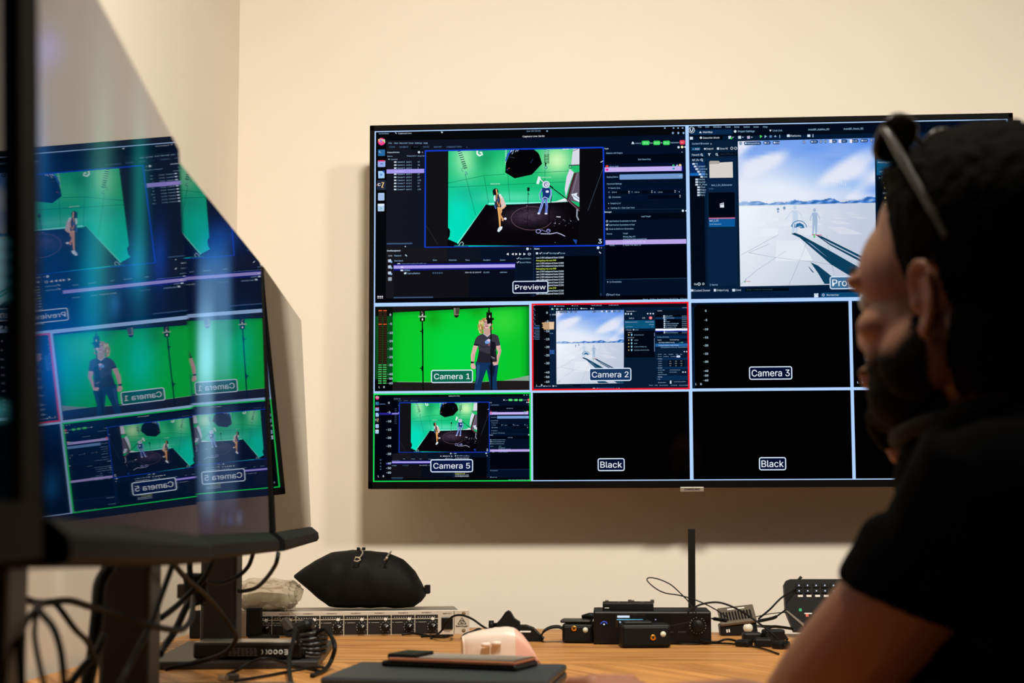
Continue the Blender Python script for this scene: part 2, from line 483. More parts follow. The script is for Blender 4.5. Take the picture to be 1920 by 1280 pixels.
    for k in range(26):
        x = 1110+random.random()*245; y = 880+random.random()*120+(x-1110)*.1
        c.ell(x, y, 3+random.random()*5, 2+random.random()*5, random.choice([(180, 190, 205), (90, 92, 110), (50, 50, 66), (14, 12, 18)]), n=6, up=False)
    c.line([(1142, 905), (1182, 908)], 8, (215, 220, 230)); c.line([(1342, 830), (1338, 900), (1356, 940)], 14, (150, 155, 170))
    c.ring(968, 1045, 22, 18, 6, (170, 170, 230), n=12); c.ring(1065, 1040, 18, 16, 5, (150, 150, 215), n=12)
    c.line([(985, 1058), (1000, 1030), (1040, 1048), (1060, 1030), (1085, 1045)], 5, (150, 150, 210)); c.line([(990, 1068), (1085, 1070), (1145, 1058), (1185, 1072), (1225, 1092)], 7, (195, 200, 235))
    c.poly([(1298, 1122), (1342, 1128), (1332, 1172)], (30, 70, 170)); c.ell(1130, 1152, 4, 3, (150, 150, 160), n=6)
    # stand
    c.line([(872, 620), (868, 760), (860, 1020)], 5, (8, 10, 12)); c.rect(860, 625, 884, 658, (10, 22, 22)); c.rect(864, 684, 880, 692, (5, 10, 10)); c.line([(830, 940), (866, 932), (900, 945)], 5, (12, 10, 16)); c.ell(858, 800, 6, 5, (130, 120, 150), n=8); c.ell(862, 870, 5, 4, (110, 100, 130), n=8)
    # boom and microphone
    c.line([(1000, 552), (1250, 742)], 9, (14, 20, 24)); c.line([(980, 520), (960, 590)], 26, (225, 240, 240)); c.line([(982, 540), (1015, 572)], 8, (240, 245, 250)); c.line([(1062, 595), (1110, 630)], 12, (20, 26, 34))
    # performer in blue
    c.line([(1090, 640), (1098, 700), (1075, 850), (1070, 960)], 8, (8, 8, 14))
    c.line([(1020, 720), (1000, 800), (975, 872)], 26, (60, 90, 190)); c.line([(1040, 720), (1048, 800), (1044, 872)], 24, (60, 90, 190))
    for dx in (-7, 7): c.line([(1018+dx, 720), (1000+dx, 800), (975+dx*.8, 868)], 4, (200, 218, 255), up=False); c.line([(1042+dx, 720), (1050+dx, 800), (1042+dx*.8, 868)], 4, (200, 218, 255), up=False)
    c.poly([(1000, 632), (1040, 622), (1088, 636), (1082, 690), (1064, 735), (1005, 735), (1010, 690)], (26, 52, 120))
    c.line([(1002, 640), (980, 690), (992, 740)], 13, (70, 100, 200)); c.line([(1088, 640), (1092, 700), (1074, 752)], 13, (150, 170, 235)); c.line([(1000, 636), (976, 690), (988, 745)], 4, (210, 225, 255), up=False)
    c.line([(1002, 735), (1030, 715), (1064, 732)], 6, (215, 225, 255)); c.ell(1054, 664, 16, 12, (225, 235, 250), n=10)
    c.ell(1042, 596, 36, 34, (225, 230, 245)); c.ell(1044, 596, 24, 24, (120, 128, 165)); c.ell(1048, 598, 15, 17, (235, 235, 248)); c.line([(1042, 585), (1056, 612)], 5, (40, 60, 130))
    c.ell(972, 874, 13, 9, (225, 232, 255), n=8); c.ell(1042, 876, 15, 8, (225, 232, 255), n=8)
    # performer in orange
    c.poly([(545, 712), (560, 690), (600, 686), (632, 720), (640, 770), (625, 830), (575, 820), (548, 800)], (40, 46, 60))
    c.poly([(598, 690), (628, 716), (655, 790), (648, 812), (608, 835), (612, 800), (600, 740)], (222, 196, 188)); c.poly([(540, 705), (556, 700), (556, 765), (540, 745)], (225, 242, 248)); c.poly([(585, 690), (606, 686), (622, 722), (600, 735)], (228, 240, 245))
    c.poly([(572, 812), (612, 815), (620, 850), (606, 890), (606, 1000), (594, 1005), (584, 900)], (228, 170, 110)); c.line([(598, 830), (602, 890), (628, 930), (622, 945)], 18, (215, 150, 95)); c.line([(605, 838), (640, 815), (655, 795)], 12, (228, 180, 140))
    c.ell(556, 664, 28, 32, (16, 16, 20)); c.poly([(528, 650), (540, 640), (546, 700), (534, 700)], (14, 14, 18)); c.line([(562, 640), (572, 690)], 12, (235, 178, 120)); c.line([(570, 690), (566, 740), (585, 800)], 7, (240, 165, 85)); c.line([(600, 700), (604, 760), (590, 815)], 6, (240, 165, 85)); c.line([(580, 820), (590, 905), (602, 1000)], 6, (250, 180, 90))
    c.line([(545, 790), (560, 830)], 10, (60, 110, 190)); c.ell(580, 745, 16, 20, (60, 78, 110), n=10)
    c.poly([(598, 998), (624, 1000), (618, 1025), (590, 1052), (574, 1046), (580, 1020)], (228, 240, 250)); c.ell(650, 924, 14, 12, (225, 232, 245), n=10); c.line([(590, 1012), (604, 1040)], 3, (130, 150, 170))
    c.text('alexis_body', 553, 588, 13, (215, 245, 240), 'c', fit=90); c.text('adeline_body', 1045, 526, 13, (190, 240, 215), 'c', fit=92)

def draw_capture(c):
    """the motion-capture program's window"""
    c.z += 1
    P = [px2uv(703.4, 246.4), px2uv(1287.5, 237.3), px2uv(1293.2, 565.5), px2uv(702, 571.5)]
    c.set(0, 0, 1)
    c.grid([(703.4, 246.4), (1287.5, 237.3), (1293.2, 565.5), (702, 571.5)], 12, 6, lambda a, b: cubic((23, 23, 32), (3, 16, 38), min(1, a*1.7)))
    c.set(680, 220, 4.922)
    c.rect(110, 130, 3010, 163, (6, 7, 11)); c.rect(110, 163, 212, 1680, (6, 7, 10)); 
    c.rect(120, 480, 0+215, 482, (6, 7, 10))
    t = c.text
    t('Activities', 138, 148, 11, LBL, fit=94); t('CapturyLive', 320, 146, 12, WHT, fit=122); c.poly([(288, 140), (300, 138), (306, 152)], WHT)
    c.poly([(715, 128), (738, 134), (724, 146)], WHT)
    for i, (s_, x) in enumerate((('File', 232), ('View', 280), ('Recorder', 333), ('Tools', 416), ('Settings', 474), ('Help', 556))): t(s_, x, 236, 13, LBL)
    c.rect(442, 260, 522, 293, (5, 6, 10))
    for s_, x, f in (('FOCUS', 238, 52), ('CALIBRATE', 332, 82), ('TRACK', 460, 50), ('BATCH', 553, 52), ('INSTANT', 650, 74), ('CAMERASETTINGS', 768, 138)): t(s_, x, 272, 13, DIM if s_ != 'TRACK' else (60, 75, 105), fit=f)
    c.ell(958, 274, 4, 3, DIM, n=6)
    t('CameraPreview', 220, 322, 12, WHT, fit=112, bold=.02); c.ell(513, 320, 11, 11, WHT, n=12); t('x', 540, 320, 14, WHT)
    t('Name', 222, 357, 11, LBL, fit=46); t('Temperature', 400, 355, 11, LBL, fit=90); t('Drop Co', 502, 355, 11, LBL, fit=62)
    c.poly([(228, 382), (242, 382), (235, 392)], WHT); t('Cameras', 252, 386, 11, LBL, fit=62)
    for i in range(10):
        y = 411+i*28.2
        if i == 3: c.rect(213, 480, 562, 512, (166, 152, 238)); c.z += 1; t('Camera 3', 290, 496, 12, (215, 205, 255), fit=90); continue
        c.rect(283, y-6, 305, y+6, WHT); t('Camera %d' % i, 315, y, 12, LBL, fit=66); t('60.0 C', 396, y, 12, LBL, fit=50); t(random.choice(['37', '38', '97', '9', '178']), 502, y, 12, LBL)
    c.rect(218, 1160, 455, 1170, (60, 85, 120)); c.ell(390, 1192, 5, 6, WHT, n=8)
    # dock icons
    c.ell(166, 222, 34, 34, (255, 110, 120), col2=(240, 40, 150)); c.poly([(150, 190), (180, 205), (196, 200), (200, 235), (180, 215), (160, 212)], (190, 225, 160)); c.poly([(132, 200), (148, 196), (150, 225), (140, 225)], (250, 190, 120)); c.ell(160, 216, 12, 12, (170, 120, 220))
    c.rrect(134, 296, 198, 354, 6, (40, 105, 160)); c.z += 1; t('>_', 142, 315, 16, (240, 250, 255), bold=.03)
    c.rrect(132, 398, 202, 456, 6, (150, 175, 235)); c.rect(134, 395, 196, 406, (225, 60, 110)); c.rect(154, 424, 182, 432, (90, 110, 170))
    c.poly([(136, 495), (174, 493), (194, 512), (194, 560), (138, 562)], (165, 205, 245)); c.poly([(168, 492), (194, 490), (194, 514)], (30, 90, 190)); c.poly([(152, 520), (175, 518), (172, 540), (156, 542)], (100, 150, 220))
    c.rrect(126, 580, 208, 670, 10, (34, 42, 62)); c.z += 1; t('C', 132, 620, 26, (245, 245, 250), bold=.05, up=True); c.line([(168, 602), (188, 600), (170, 645), (184, 648)], 9, (250, 205, 130)); c.ell(124, 626, 4, 4, (220, 90, 40), n=6)
    c.rrect(136, 698, 194, 766, 6, (175, 200, 240)); 
    for k in range(4): c.line([(146, 716+k*12), (184, 715+k*12)], 3, (120, 150, 200))
    c.rrect(134, 798, 194, 866, 6, (175, 205, 235)); c.rect(134, 798, 194, 816, (225, 235, 250)); c.ring(163, 842, 12, 11, 6, (20, 150, 130), n=3)
    # viewport frame
    (x0, y0), (x1, y1) = (562, 300), (2230, 1205)
    c.set(0, 0, 1)
    c.rect(797, 283.5, 1131.5, 464, (10, 10, 14)); c.rect(797, 284, 840, 464, (18, 18, 22))
    draw_studio(c)
    c.set(0, 0, 1)
    for q in ([(796.3, 283), (1131, 277)], [(796.3, 464.4), (1133, 461)], [(796.6, 282), (796.4, 465)], [(1131.2, 276.5), (1133.2, 461.5)]): c.line(q, 2.6, (18, 62, 205), up=False)
    c.z += 1
    c.line([(799, 424), (820, 458)], .7, (48, 50, 56)); c.line([(1131, 315), (1102, 396)], .8, (60, 75, 90)); c.line([(1126, 305), (1131, 302)], 1.2, WHT)
    c.text('3', 1125, 453, 8.4, (205, 222, 250), 'c', bold=.03, res=3)
    # top right
    c.set(1000, 220, 4.923)
    t('Jun 12 12:21', 85-160+75, 127, 12, LBL, 'c', fit=130); c.ell(125, 128, 8, 7, LBL, n=8); t('Captury Live 261b', 0, 176, 14, (235, 240, 248), 'c', bold=.02, fit=200)
    for x in (1215, 1296, 1338, 1380): c.ell(x, 102, 9, 6, LBL, n=6)
    for x in (1290, 1340, 1388): c.ell(x, 148, 12, 12, (70, 110, 155), n=12); c.ell(x, 148, 5, 5, (225, 235, 245), n=8)
    c.poly([(905, 250), (912, 232), (918, 226), (925, 232), (932, 250)], WHT); t('Latency', 938, 242, 12, LBL, fit=56)
    for x0, x1 in ((1002, 1074), (1108, 1172), (1198, 1262)): c.rrect(x0, 220, x1, 258, 12, (60, 215, 95)); c.z += 1; t('30 ms', (x0+x1)/2, 239, 10, (225, 255, 225), 'c', fit=40)
    t('fps', 1078, 240, 10, WHT, fit=22); t('in', 1177, 238, 10, WHT, fit=14); t('Calibration', 1268, 237, 12, LBL, fit=76); c.rrect(1352, 214, 1402, 254, 12, (225, 60, 85)); c.z += 1; t('bad', 1362, 234, 10, (255, 200, 205))
    c.ell(1342, 280, 11, 11, WHT, n=12); c.ell(1375, 278, 12, 12, (245, 240, 170), n=12); c.ell(1402, 278, 8, 8, WHT, n=8)
    t('Track', 655, 292, 12, WHT, bold=.03, fit=38); t('Skeleton with Fingers', 672, 334, 13, LBL, fit=148); c.poly([(1366, 322), (1382, 322), (1374, 328)], WHT)
    c.rect(655, 350, 1395, 425, (2, 7, 20)); c.z += 1; t('Start Searching', 1025, 391, 13, LBL, 'c', fit=112)
    c.rect(655, 432, 1385, 462, (3, 14, 40)); c.ell(680, 456, 14, 11, (235, 70, 50), n=12); t('Alexis_body', 702, 458, 12, LBL, fit=84)
    c.ell(1294, 448, 12, 9, (40, 190, 110), n=10); c.ell(1328, 448, 8, 8, (200, 215, 235), n=8); c.ell(1356, 447, 13, 12, (250, 210, 150), n=12)
    c.rect(658, 464, 1382, 500, (20, 22, 130)); c.rect(658, 466, 1370, 497, (196, 178, 240)); c.ell(680, 486, 15, 11, (240, 40, 160), n=12); c.ell(1294, 477, 12, 9, (60, 170, 190), n=10); c.ell(1302, 477, 4, 4, (10, 40, 90), n=6)
    t('Scaling Status', 677, 555, 13, LBL, fit=102); c.rrect(795, 532, 1380, 570, 8, (112, 152, 205)); c.z += 1; t('100%', 1345, 545, 10, (225, 235, 250), fit=32)
    t('Advanced Settings', 678, 618, 13, LBL, fit=134); c.rect(672, 640, 1388, 770, (3, 18, 42)); c.z += 1
    c.poly([(692, 653), (704, 653), (698, 661)], WHT); t('Search Area', 712, 657, 12, LBL, fit=86)
    c.rect(735, 682, 890, 712, (1, 8, 24)); c.rect(930, 680, 1100, 710, (1, 8, 24)); c.rect(1145, 676, 1315, 706, (1, 8, 24)); c.rect(1060, 722, 1365, 755, (1, 8, 24)); c.z += 1
    for s_, x in (('X:', 692), ('0.0 m', 726), ('Z:', 905), ('0.0 m', 936), ('R:', 1117), ('1.0 m', 1150)): t(s_, x, 695, 12, LBL)
    for x, y in ((883, 694), (1095, 690), (1309, 688), (1355, 732)):
        c.poly([(x-7, y-4), (x, y-12), (x+7, y-4)], WHT); c.poly([(x-7, y+5), (x, y+12), (x+7, y+5)], WHT)
    c.ring(705, 741, 8, 8, 3, LBL, n=12); t('Orientation', 726, 741, 12, LBL, fit=80); c.ell(1348, 692, 4, 4, WHT, n=6)
    c.poly([(692, 794), (700, 799), (692, 804)], WHT); t('Snapping 1d', 712, 798, 12, LBL, fit=90); c.poly([(692, 837), (700, 842), (692, 847)], WHT); t('Tracking: 1k + Color (real-time)', 712, 841, 13, LBL, fit=216)
    c.line([(655, 857), (1405, 850)], 3, (20, 50, 80)); t('Retarget', 657, 878, 12, WHT, bold=.03, fit=64); c.ell(1381, 867, 11, 11, WHT, n=12); c.ell(1410, 867, 6, 8, WHT, n=8)
    c.rect(660, 895, 1400, 942, (2, 7, 20)); c.z += 1; t('Load Target', 1040, 918, 13, LBL, 'c', fit=84)
    for y, s_, f in ((963, 'Add Position Constraints to Hands', 244), (998, 'Add Position Constraints to Feet', 230), (1035, 'Scale to Performer Dimensions', 220)):
        c.ring(680, y, 8, 8, 3.5, WHT, n=12); t(s_, 700, y, 13, LBL, fit=f)
    c.line([(676, 996), (682, 1002), (694, 988)], 4, WHT)
    t('Source', 676, 1079, 12, LBL, fit=50); t('Target', 828, 1075, 12, LBL, fit=44); t('Woody_Rig_v03', 828, 1106, 13, LBL, fit=110); t('624c7af311b824ae56b07faf', 828, 1130, 11, LBL, fit=212)
    c.rect(666, 1138, 1412, 1170, (186, 166, 232)); c.z += 1; t('S_Adeline_Full_Body_rig', 828, 1152, 12, (225, 215, 250), fit=200); t('Alexis', 706, 1186, 12, LBL, fit=42); t('S_Alexis_Full_Body_rig', 828, 1184, 13, LBL, fit=160)
    # lower left list
    c.set(690, 450, 4.74)
    c.rect(160, 75, 1470, 540, (24, 23, 30)); c.rect(700, 75, 1470, 540, (16, 20, 32)); c.rect(1000, 75, 1470, 540, (8, 18, 38)); c.rect(228, 195, 1305, 500, (16, 16, 22)); c.rect(900, 195, 1305, 500, (6, 12, 26)); c.z += 1
    t('ShotManagement', 165, 97, 13, WHT, bold=.03, fit=122); t('Live', 180, 141, 12, WHT, fit=32); t('Playback', 232, 141, 12, LBL, fit=62); c.line([(330, 132), (344, 146)], 8, WHT)
    for k, x in enumerate((1240, 1285, 1318, 1352, 1390)):
        d = 1 if k > 1 else -1
        c.poly([(x-9*d, 117), (x+11*d, 128), (x-9*d, 139)], (240, 245, 250))
    c.ring(1433, 128, 12, 9, 4, WHT, n=12); c.ell(1417, 82, 12, 12, WHT, n=12); t('x', 1440, 80, 13, WHT)
    t('Shot Name', 233, 187, 12, LBL, fit=76)
    for s_, x, f in (('Stars', 575, 36), ('Comment', 718, 68), ('Time', 864, 36), ('Duration', 1026, 60), ('Actors', 1172, 46)): t(s_, x, 181, 12, LBL, fit=f)
    c.rect(260, 208, 285, 222, WHT); t('/captury/recordings/testMocap', 294, 215, 13, LBL, fit=220)
    c.rect(226, 216, 1308, 260, (20, 22, 120)); c.rect(226, 229, 1306, 257, (176, 162, 238)) if False else c.poly([(226, 229), (1306, 217), (1306, 246), (226, 257)], (176, 162, 238))
    c.rect(290, 237, 314, 250, (215, 210, 250)); c.rect(288, 265, 312, 278, WHT); t('290524', 320, 271, 13, LBL, fit=52); c.poly([(318, 292), (340, 286), (340, 304), (320, 306)], WHT); t('CapturySkeleton', 348, 298, 13, LBL, fit=112)
    for k in range(5): c.ring(579+k*19.5, 295, 6, 6, 3, DIM, n=5)
    t('2024-02-22 18:24:27', 862, 291, 12, WHT, fit=142); t('01:100', 1026, 290, 12, LBL, fit=50); t('unknown', 1172, 289, 12, LBL, fit=62)
    for y in (186, 240, 294): c.poly([(176, y-10), (200, y-14), (206, y-2), (210, y+12), (178, y+14)], (190, 210, 232)); c.ell(206, y+10, 9, 9, (140, 175, 215), n=10)
    for k in range(3): c.line([(178, 338+k*11), (210, 336+k*11)], 6, (200, 215, 235))
    for y, s_ in ((168, 'Record Motion'), (202, 'Record Videos')): c.line([(1322, y-3), (1328, y+5), (1342, y-10)], 5, WHT); t(s_, 1348, y, 12, LBL, fit=98)
    c.rect(228, 508, 578, 518, (60, 85, 120)); c.rect(1320, 478, 1440, 510, (3, 8, 20))
    for i in range(3):
        for j in range(3): c.rrect(84+i*18, 498+j*18, 96+i*18, 510+j*18, 3, (225, 232, 240))
    # log
    c.set(980, 440, 4.268)
    c.line([(88, 90), (88, 515)], 3, (30, 55, 85)); c.rect(105, 178, 615, 495, (3, 5, 10)); c.rect(335, 178, 615, 495, (2, 4, 9)); c.z += 1
    t('Notes', 93, 116, 12, WHT, bold=.03, fit=40); c.ell(604, 108, 11, 11, WHT, n=12); t('x', 626, 107, 12, WHT); c.rect(105, 145, 123, 160, WHT)
    for s_, x, f in (('Info', 158, 24), ('Warnings', 212, 58), ('Errors', 300, 38)): t(s_, x, 152, 12, LBL, fit=f); c.line([(x-24, 149), (x-18, 157), (x-6, 144)], 5, WHT)
    c.line([(612, 140), (626, 154)], 7, WHT)
    for i in range(14):
        y = 188+i*22.1
        if i in (1, 4, 11): t('Retargeting only uses PNP', 108, y, 12, (205, 225, 90), fit=158, bold=.02)
        else: t('cam 3 GPU dallaperod frame %d' % (51800+i*40), 108, y, 13, (195, 212, 232), fit=216, bold=.03)
    c.poly([(620, 470), (632, 470), (632, 495), (620, 495)], (30, 50, 80)); c.line([(652, 95), (652, 510)], 4, (14, 40, 80))
    c.rect(665, 95, 1310, 355, (1, 4, 14)); c.line([(665, 362), (1310, 352)], 3, (40, 75, 110)); c.poly([(678, 376), (688, 381), (678, 386)], WHT)
    t('1k Constraints', 696, 381, 12, LBL, fit=92); c.ring(680, 484, 8, 8, 3.5, LBL, n=12); t('Pose/T-Pose', 696, 484, 12, LBL, fit=80)
    c.rect(-1180, 512, 1310, 535, (2, 4, 10)); c.z += 1; t('Stand.   9:13m   Freq/Tgt/ema 50.0/2.59   27%drop', 962, 521, 11, LBL, fit=350)

def draw_engine(c):
    """the game-engine editor's window"""
    c.set(1280, 210, 3.46); t = c.text
    c.rect(42, 98, 2200, 1225, (4, 26, 52)); c.rect(30, 98, 2200, 125, (3, 12, 28)); c.rect(150, 190, 362, 1130, (8, 30, 54)); c.rect(48, 270, 150, 1130, (2, 10, 24)); c.rect(158, 300, 358, 1125, (8, 34, 64)); c.rect(50, 118, 325, 146, (8, 40, 76))
    c.rect(50, 1135, 2200, 1225, (5, 28, 56)); c.z += 1
    for k, (s_, x) in enumerate((('File', 102), ('Edit', 150), ('Window', 200), ('Tools', 278), ('Build', 338), ('Select', 398), ('Actor', 462), ('Help', 524))): t(s_, x, 98, 10, LBL)
    c.ell(60, 118, 21, 21, (205, 222, 235)); c.ell(60, 118, 18, 18, (6, 22, 44)); c.line([(51, 107), (51, 120), (58, 129), (67, 124), (69, 106)], 6, (215, 230, 245))
    c.poly([(108, 138), (117, 125), (126, 138)], WHT); t('MainMap', 134, 132, 12, WHT, fit=60); c.ell(343, 127, 9, 9, WHT, n=8); t('Project Settings', 362, 127, 13, LBL, fit=104); c.poly([(565, 117), (580, 117), (572, 130)], WHT); t('Live Link', 588, 122, 12, LBL, fit=60)
    t('AnimBP_Adeline_BS', 818, 116, 12, LBL, fit=132); t('AnimBP_Alexis_BS', 1048, 112, 12, LBL, fit=124)
    c.rect(48, 162, 68, 180, WHT); c.rrect(104, 156, 262, 182, 4, (2, 8, 18)); c.z += 1; c.ell(120, 168, 8, 8, WHT, n=8); t('Selection Mode', 134, 169, 12, WHT, fit=104)
    for x, cc in ((308, WHT), (372, WHT), (430, (190, 180, 210))): c.poly([(x-10, 158), (x+8, 156), (x+10, 174), (x-8, 176)], cc); c.line([(x+16, 162), (x+21, 168), (x+26, 162)], 3, WHT)
    c.ell(318, 172, 7, 7, (60, 200, 80), n=8); c.poly([(504, 150), (520, 160), (504, 171)], (90, 220, 110))
    c.poly([(534, 152), (550, 160), (534, 170)], LBL); c.rect(566, 153, 582, 168, (90, 130, 175)); c.poly([(596, 164), (604, 151), (612, 164)], LBL); c.line([(633, 150), (633, 170)], 4, LBL)
    c.rect(680, 148, 698, 164, WHT); t('Platforms', 702, 157, 12, WHT, fit=66); c.rect(812, 148, 832, 164, WHT); c.line([(849, 146), (849, 166)], 4, WHT)
    t('Content Browser', 62, 207, 12, LBL, fit=108); t('x', 182, 207, 12, WHT); c.rrect(58, 230, 116, 252, 4, (8, 70, 110)); c.z += 1; t('+ Add', 66, 241, 12, WHT, fit=42); t('Import', 156, 240, 12, WHT, fit=44); t('Save All', 244, 239, 12, WHT, fit=50); c.ring(321, 237, 8, 8, 3, WHT, n=12); c.ring(346, 237, 8, 8, 3, WHT, n=12); c.rect(224, 232, 238, 246, WHT); c.rect(140, 236, 152, 245, WHT)
    c.rect(50, 268, 148, 292, (8, 40, 70)); c.rect(50, 302, 148, 326, (8, 40, 70)); c.z += 1; t('Favorit', 62, 280, 12, WHT, fit=46); t('MF_Pix', 64, 314, 12, WHT, fit=44)
    for x, y in ((124, 278), (124, 312), (222, 276)): c.ring(x, y, 6, 6, 3, WHT, n=10); c.line([(x+4, y+5), (x+10, y+11)], 3, WHT)
    c.poly([(164, 270), (184, 270), (176, 278), (176, 288), (171, 284), (171, 278)], WHT); c.rect(238, 264, 356, 286, (1, 8, 18)); c.z += 1; t('Search 2024_06_12', 246, 275, 10, (50, 62, 80), fit=100)
    c.rect(48, 330, 146, 398, (8, 42, 96)); c.rect(48, 398, 146, 415, (22, 100, 180)); c.z += 1
    for k, (s_, x) in enumerate((('All', 66), ('Content', 76), ('Cinematics', 86), ('Takes', 98), ('2024', 108), ('test', 118), ('Media', 86), ('Starter', 86), ('UF_Pixels', 86), ('Characters', 98), ('Maps', 98), ('Media', 98), ('Persos', 98))):
        y = 338+k*16.9; c.rect(x-2, y-5, x+14, y+6, WHT); t(s_[:7] if x < 90 else s_[:4], x+16, y, 11, LBL)
    c.poly([(174, 325), (182, 319), (236, 319), (244, 330), (326, 326), (328, 428), (176, 430)], (214, 208, 202)); c.poly([(174, 325), (182, 319), (236, 319), (244, 330), (240, 340), (174, 342)], (170, 164, 156)); c.line([(176, 344), (240, 342), (248, 332), (326, 328)], 3, (235, 230, 225))
    t('test_1_01_Subscenes', 254, 476, 11, LBL, 'c', fit=130); t('Folder', 172, 500, 8, DIM, fit=30)
    c.rect(168, 525, 341, 692, (2, 6, 20)); c.rect(170, 692, 341, 746, (10, 86, 150)); c.rect(170, 689, 341, 694, (200, 110, 150)); c.z += 1; t('test_1_01', 174, 707, 12, WHT, fit=58); t('Level Sequence', 174, 730, 9, LBL, fit=74)
    c.poly([(242, 598), (268, 590), (270, 622), (244, 622)], (220, 230, 240)); c.line([(244, 604), (268, 598)], 4, (10, 20, 40))
    t('Ge', 74, 1119, 12, WHT); c.ring(107, 1118, 8, 8, 4, WHT, n=12); c.ring(134, 1117, 6, 6, 3, WHT, n=10); t('2 items', 176, 1123, 11, LBL, fit=50)
    c.rect(54, 1153, 70, 1166, WHT); t('Content Drawer', 74, 1160, 12, WHT, fit=102); c.rect(202, 1150, 216, 1166, WHT); t('Output Log', 220, 1158, 12, WHT, fit=74); c.rect(322, 1150, 340, 1166, WHT); t('Cmd', 344, 1157, 12, WHT, fit=32); c.rect(408, 1145, 690, 1162, (1, 9, 18)); c.z += 1; t('Enter Console Command', 416, 1154, 9, (40, 80, 90), fit=160)
    # render view
    def sky(a, b):
        if b < .405:
            h = b/.405; col = cubic((70, 130, 235), (150, 190, 240), h)
            cl = .5+.5*math.sin(a*7+math.sin(b*19+a*5)*1.3+1.2)+.3*math.sin(a*17+b*31)
            k = max(0, min(1, (cl-.15)*1.25)); k = max(k, .75*(1-a)**1.2 if b > .12 else .3)
            k = min(1, k + .9*hat((b-.4)/.09)*(1-a*.5)); k *= (1-.75*hat((a-.98)/.14)*hat((b-.03)/.1))
            col = cubic(col, (226, 230, 246), k)
            col = cubic(col, (232, 240, 250), .8*hat((a-.25)/.3)*hat((b-.33)/.12))
            return cubic(col, (95, 150, 235), .6*hat((a-.55)/.12)*hat((b-.06)/.04)+.7*hat((a-1)/.1)*hat((b-.36)/.05))
        g = (b-.405)/.595
        col = cubic((196, 206, 226), (186, 196, 214), g)
        return cubic(col, (240, 246, 252), max(0, min(1, 1.05-a*1.15))*(1-.45*g))
    q = [(360, 192), (1250, 172), (1256, 1118), (374, 1134)]
    c.grid(q, 44, 44, sky)
    def vp(a, b): return tuple((q[0][k]*(1-a)+q[1][k]*a)*(1-b)+(q[3][k]*(1-a)+q[2][k]*a)*b for k in (0, 1))
    # perspective tiles of the ground
    ho = .43
    for r_ in range(1, 12):
        y0 = ho + .55/(12-r_)*.95; y1 = ho + .55/(11.3-r_)*.95 if r_ < 11 else .99
        if y0 > .99: break
        for kx in range(-8, 12):
            if (kx+r_) % 2: continue
            def X(k, y): return .30+(k*.55-1.5)*(y-ho)*1.25+.4*(y-ho)
            a = [X(kx, y0), X(kx+1, y0), X(kx+1, y1), X(kx, y1)]
            if min(a) < .0 or max(a) > 1: continue
            l = max(0, 1-a[0]*1.2)
            c.poly([vp(a[0], y0), vp(a[1], y0), vp(a[2], y1), vp(a[3], min(y1, .99))], cubic((205, 212, 226), (238, 243, 250), l)); c.z -= 1
    c.z += 1
    for l in ([(430, 915), (560, 860)], [(430, 915), (590, 945), (850, 975), (1150, 1025)], [(690, 1125), (760, 965), (805, 850)], [(985, 1065), (960, 960), (935, 800)], [(375, 1120), (480, 1030), (670, 905)], [(380, 930), (620, 800)]): c.line(l, 2, (140, 155, 180), up=False)
    # hills
    def ridge(a): return .42+.38*abs(math.sin(a*7.5+.6))*(.4+.6*min(1, a*1.6))+.16*math.sin(a*21)+.08*math.sin(a*47+1)
    def hill(a, b):
        rd = 1-ridge(a)*.75
        if b < rd: return sky(a, .392+b*.03)
        if b > .86: return cubic((206, 218, 236), sky(a, .46), .6)
        d = (b-rd)/(.86-rd+1e-6); n = math.sin(a*60+d*5)*math.sin(a*23-d*3)
        c0 = cubic((36, 104, 200), (24, 74, 130), max(0, n)); c0 = cubic(c0, (190, 212, 238), max(0, -n)*.8)
        return cubic(c0, (186, 208, 236), max(.12, .85-a*1.35)+.25*hat((a-.15)/.08)*-1)
    c.grid([vp(0, .385), vp(1, .385), vp(1, .452), vp(0, .452)], 130, 14, hill)
    for k in range(14): x = 885+k*13; c.poly([(x, 480+10*math.sin(k)), (x+4, 452+12*math.sin(k*2.2)), (x+9, 482)], (205, 222, 245)); c.z -= 1
    c.z += 1
    # figures and shadows
    sh = (12, 62, 92)
    c.poly([(705, 793), (728, 786), (765, 800), (950, 900), (1160, 1020), (1256, 1080), (1256, 1118), (1170, 1118), (960, 990), (760, 818)], sh); c.poly([(800, 838), (842, 862), (945, 950), (905, 920)], (120, 150, 180))
    c.poly([(862, 800), (905, 810), (1256, 985), (1256, 1030), (960, 870)], sh); c.poly([(905, 824), (1256, 1002), (1256, 1010), (960, 860)], (175, 190, 210))
    c.poly([(830, 978), (880, 1000), (975, 1075), (1060, 1118), (920, 1118), (880, 1050)], sh); c.poly([(812, 1002), (825, 1012), (856, 1048), (840, 1040)], sh)
    fig = (196, 212, 232)
    c.ell(730, 622, 11, 15, fig); c.poly([(712, 642), (748, 642), (752, 700), (745, 790), (734, 790), (732, 730), (722, 790), (710, 790), (714, 700)], fig); c.line([(712, 646), (690, 670), (670, 700)], 6, fig); c.line([(748, 646), (770, 670), (778, 688)], 6, fig)
    fig2 = (160, 182, 212)
    c.ell(857, 640, 9, 13, fig2); c.poly([(842, 656), (874, 656), (876, 720), (872, 800), (862, 800), (858, 730), (850, 800), (842, 800), (844, 720)], fig2); c.line([(844, 662), (830, 690), (828, 706)], 5, fig2); c.line([(874, 662), (888, 690), (892, 700)], 5, fig2)
    c.ring(755, 755, 50, 46, 5, (60, 120, 165), n=16, a0=190, a1=355); c.poly([(730, 755), (740, 728), (762, 722), (785, 735), (792, 755), (770, 758), (752, 748)], (40, 105, 155)); c.line([(712, 755), (714, 735)], 5, (90, 140, 180)); c.line([(727, 755), (729, 730)], 5, (50, 110, 160))
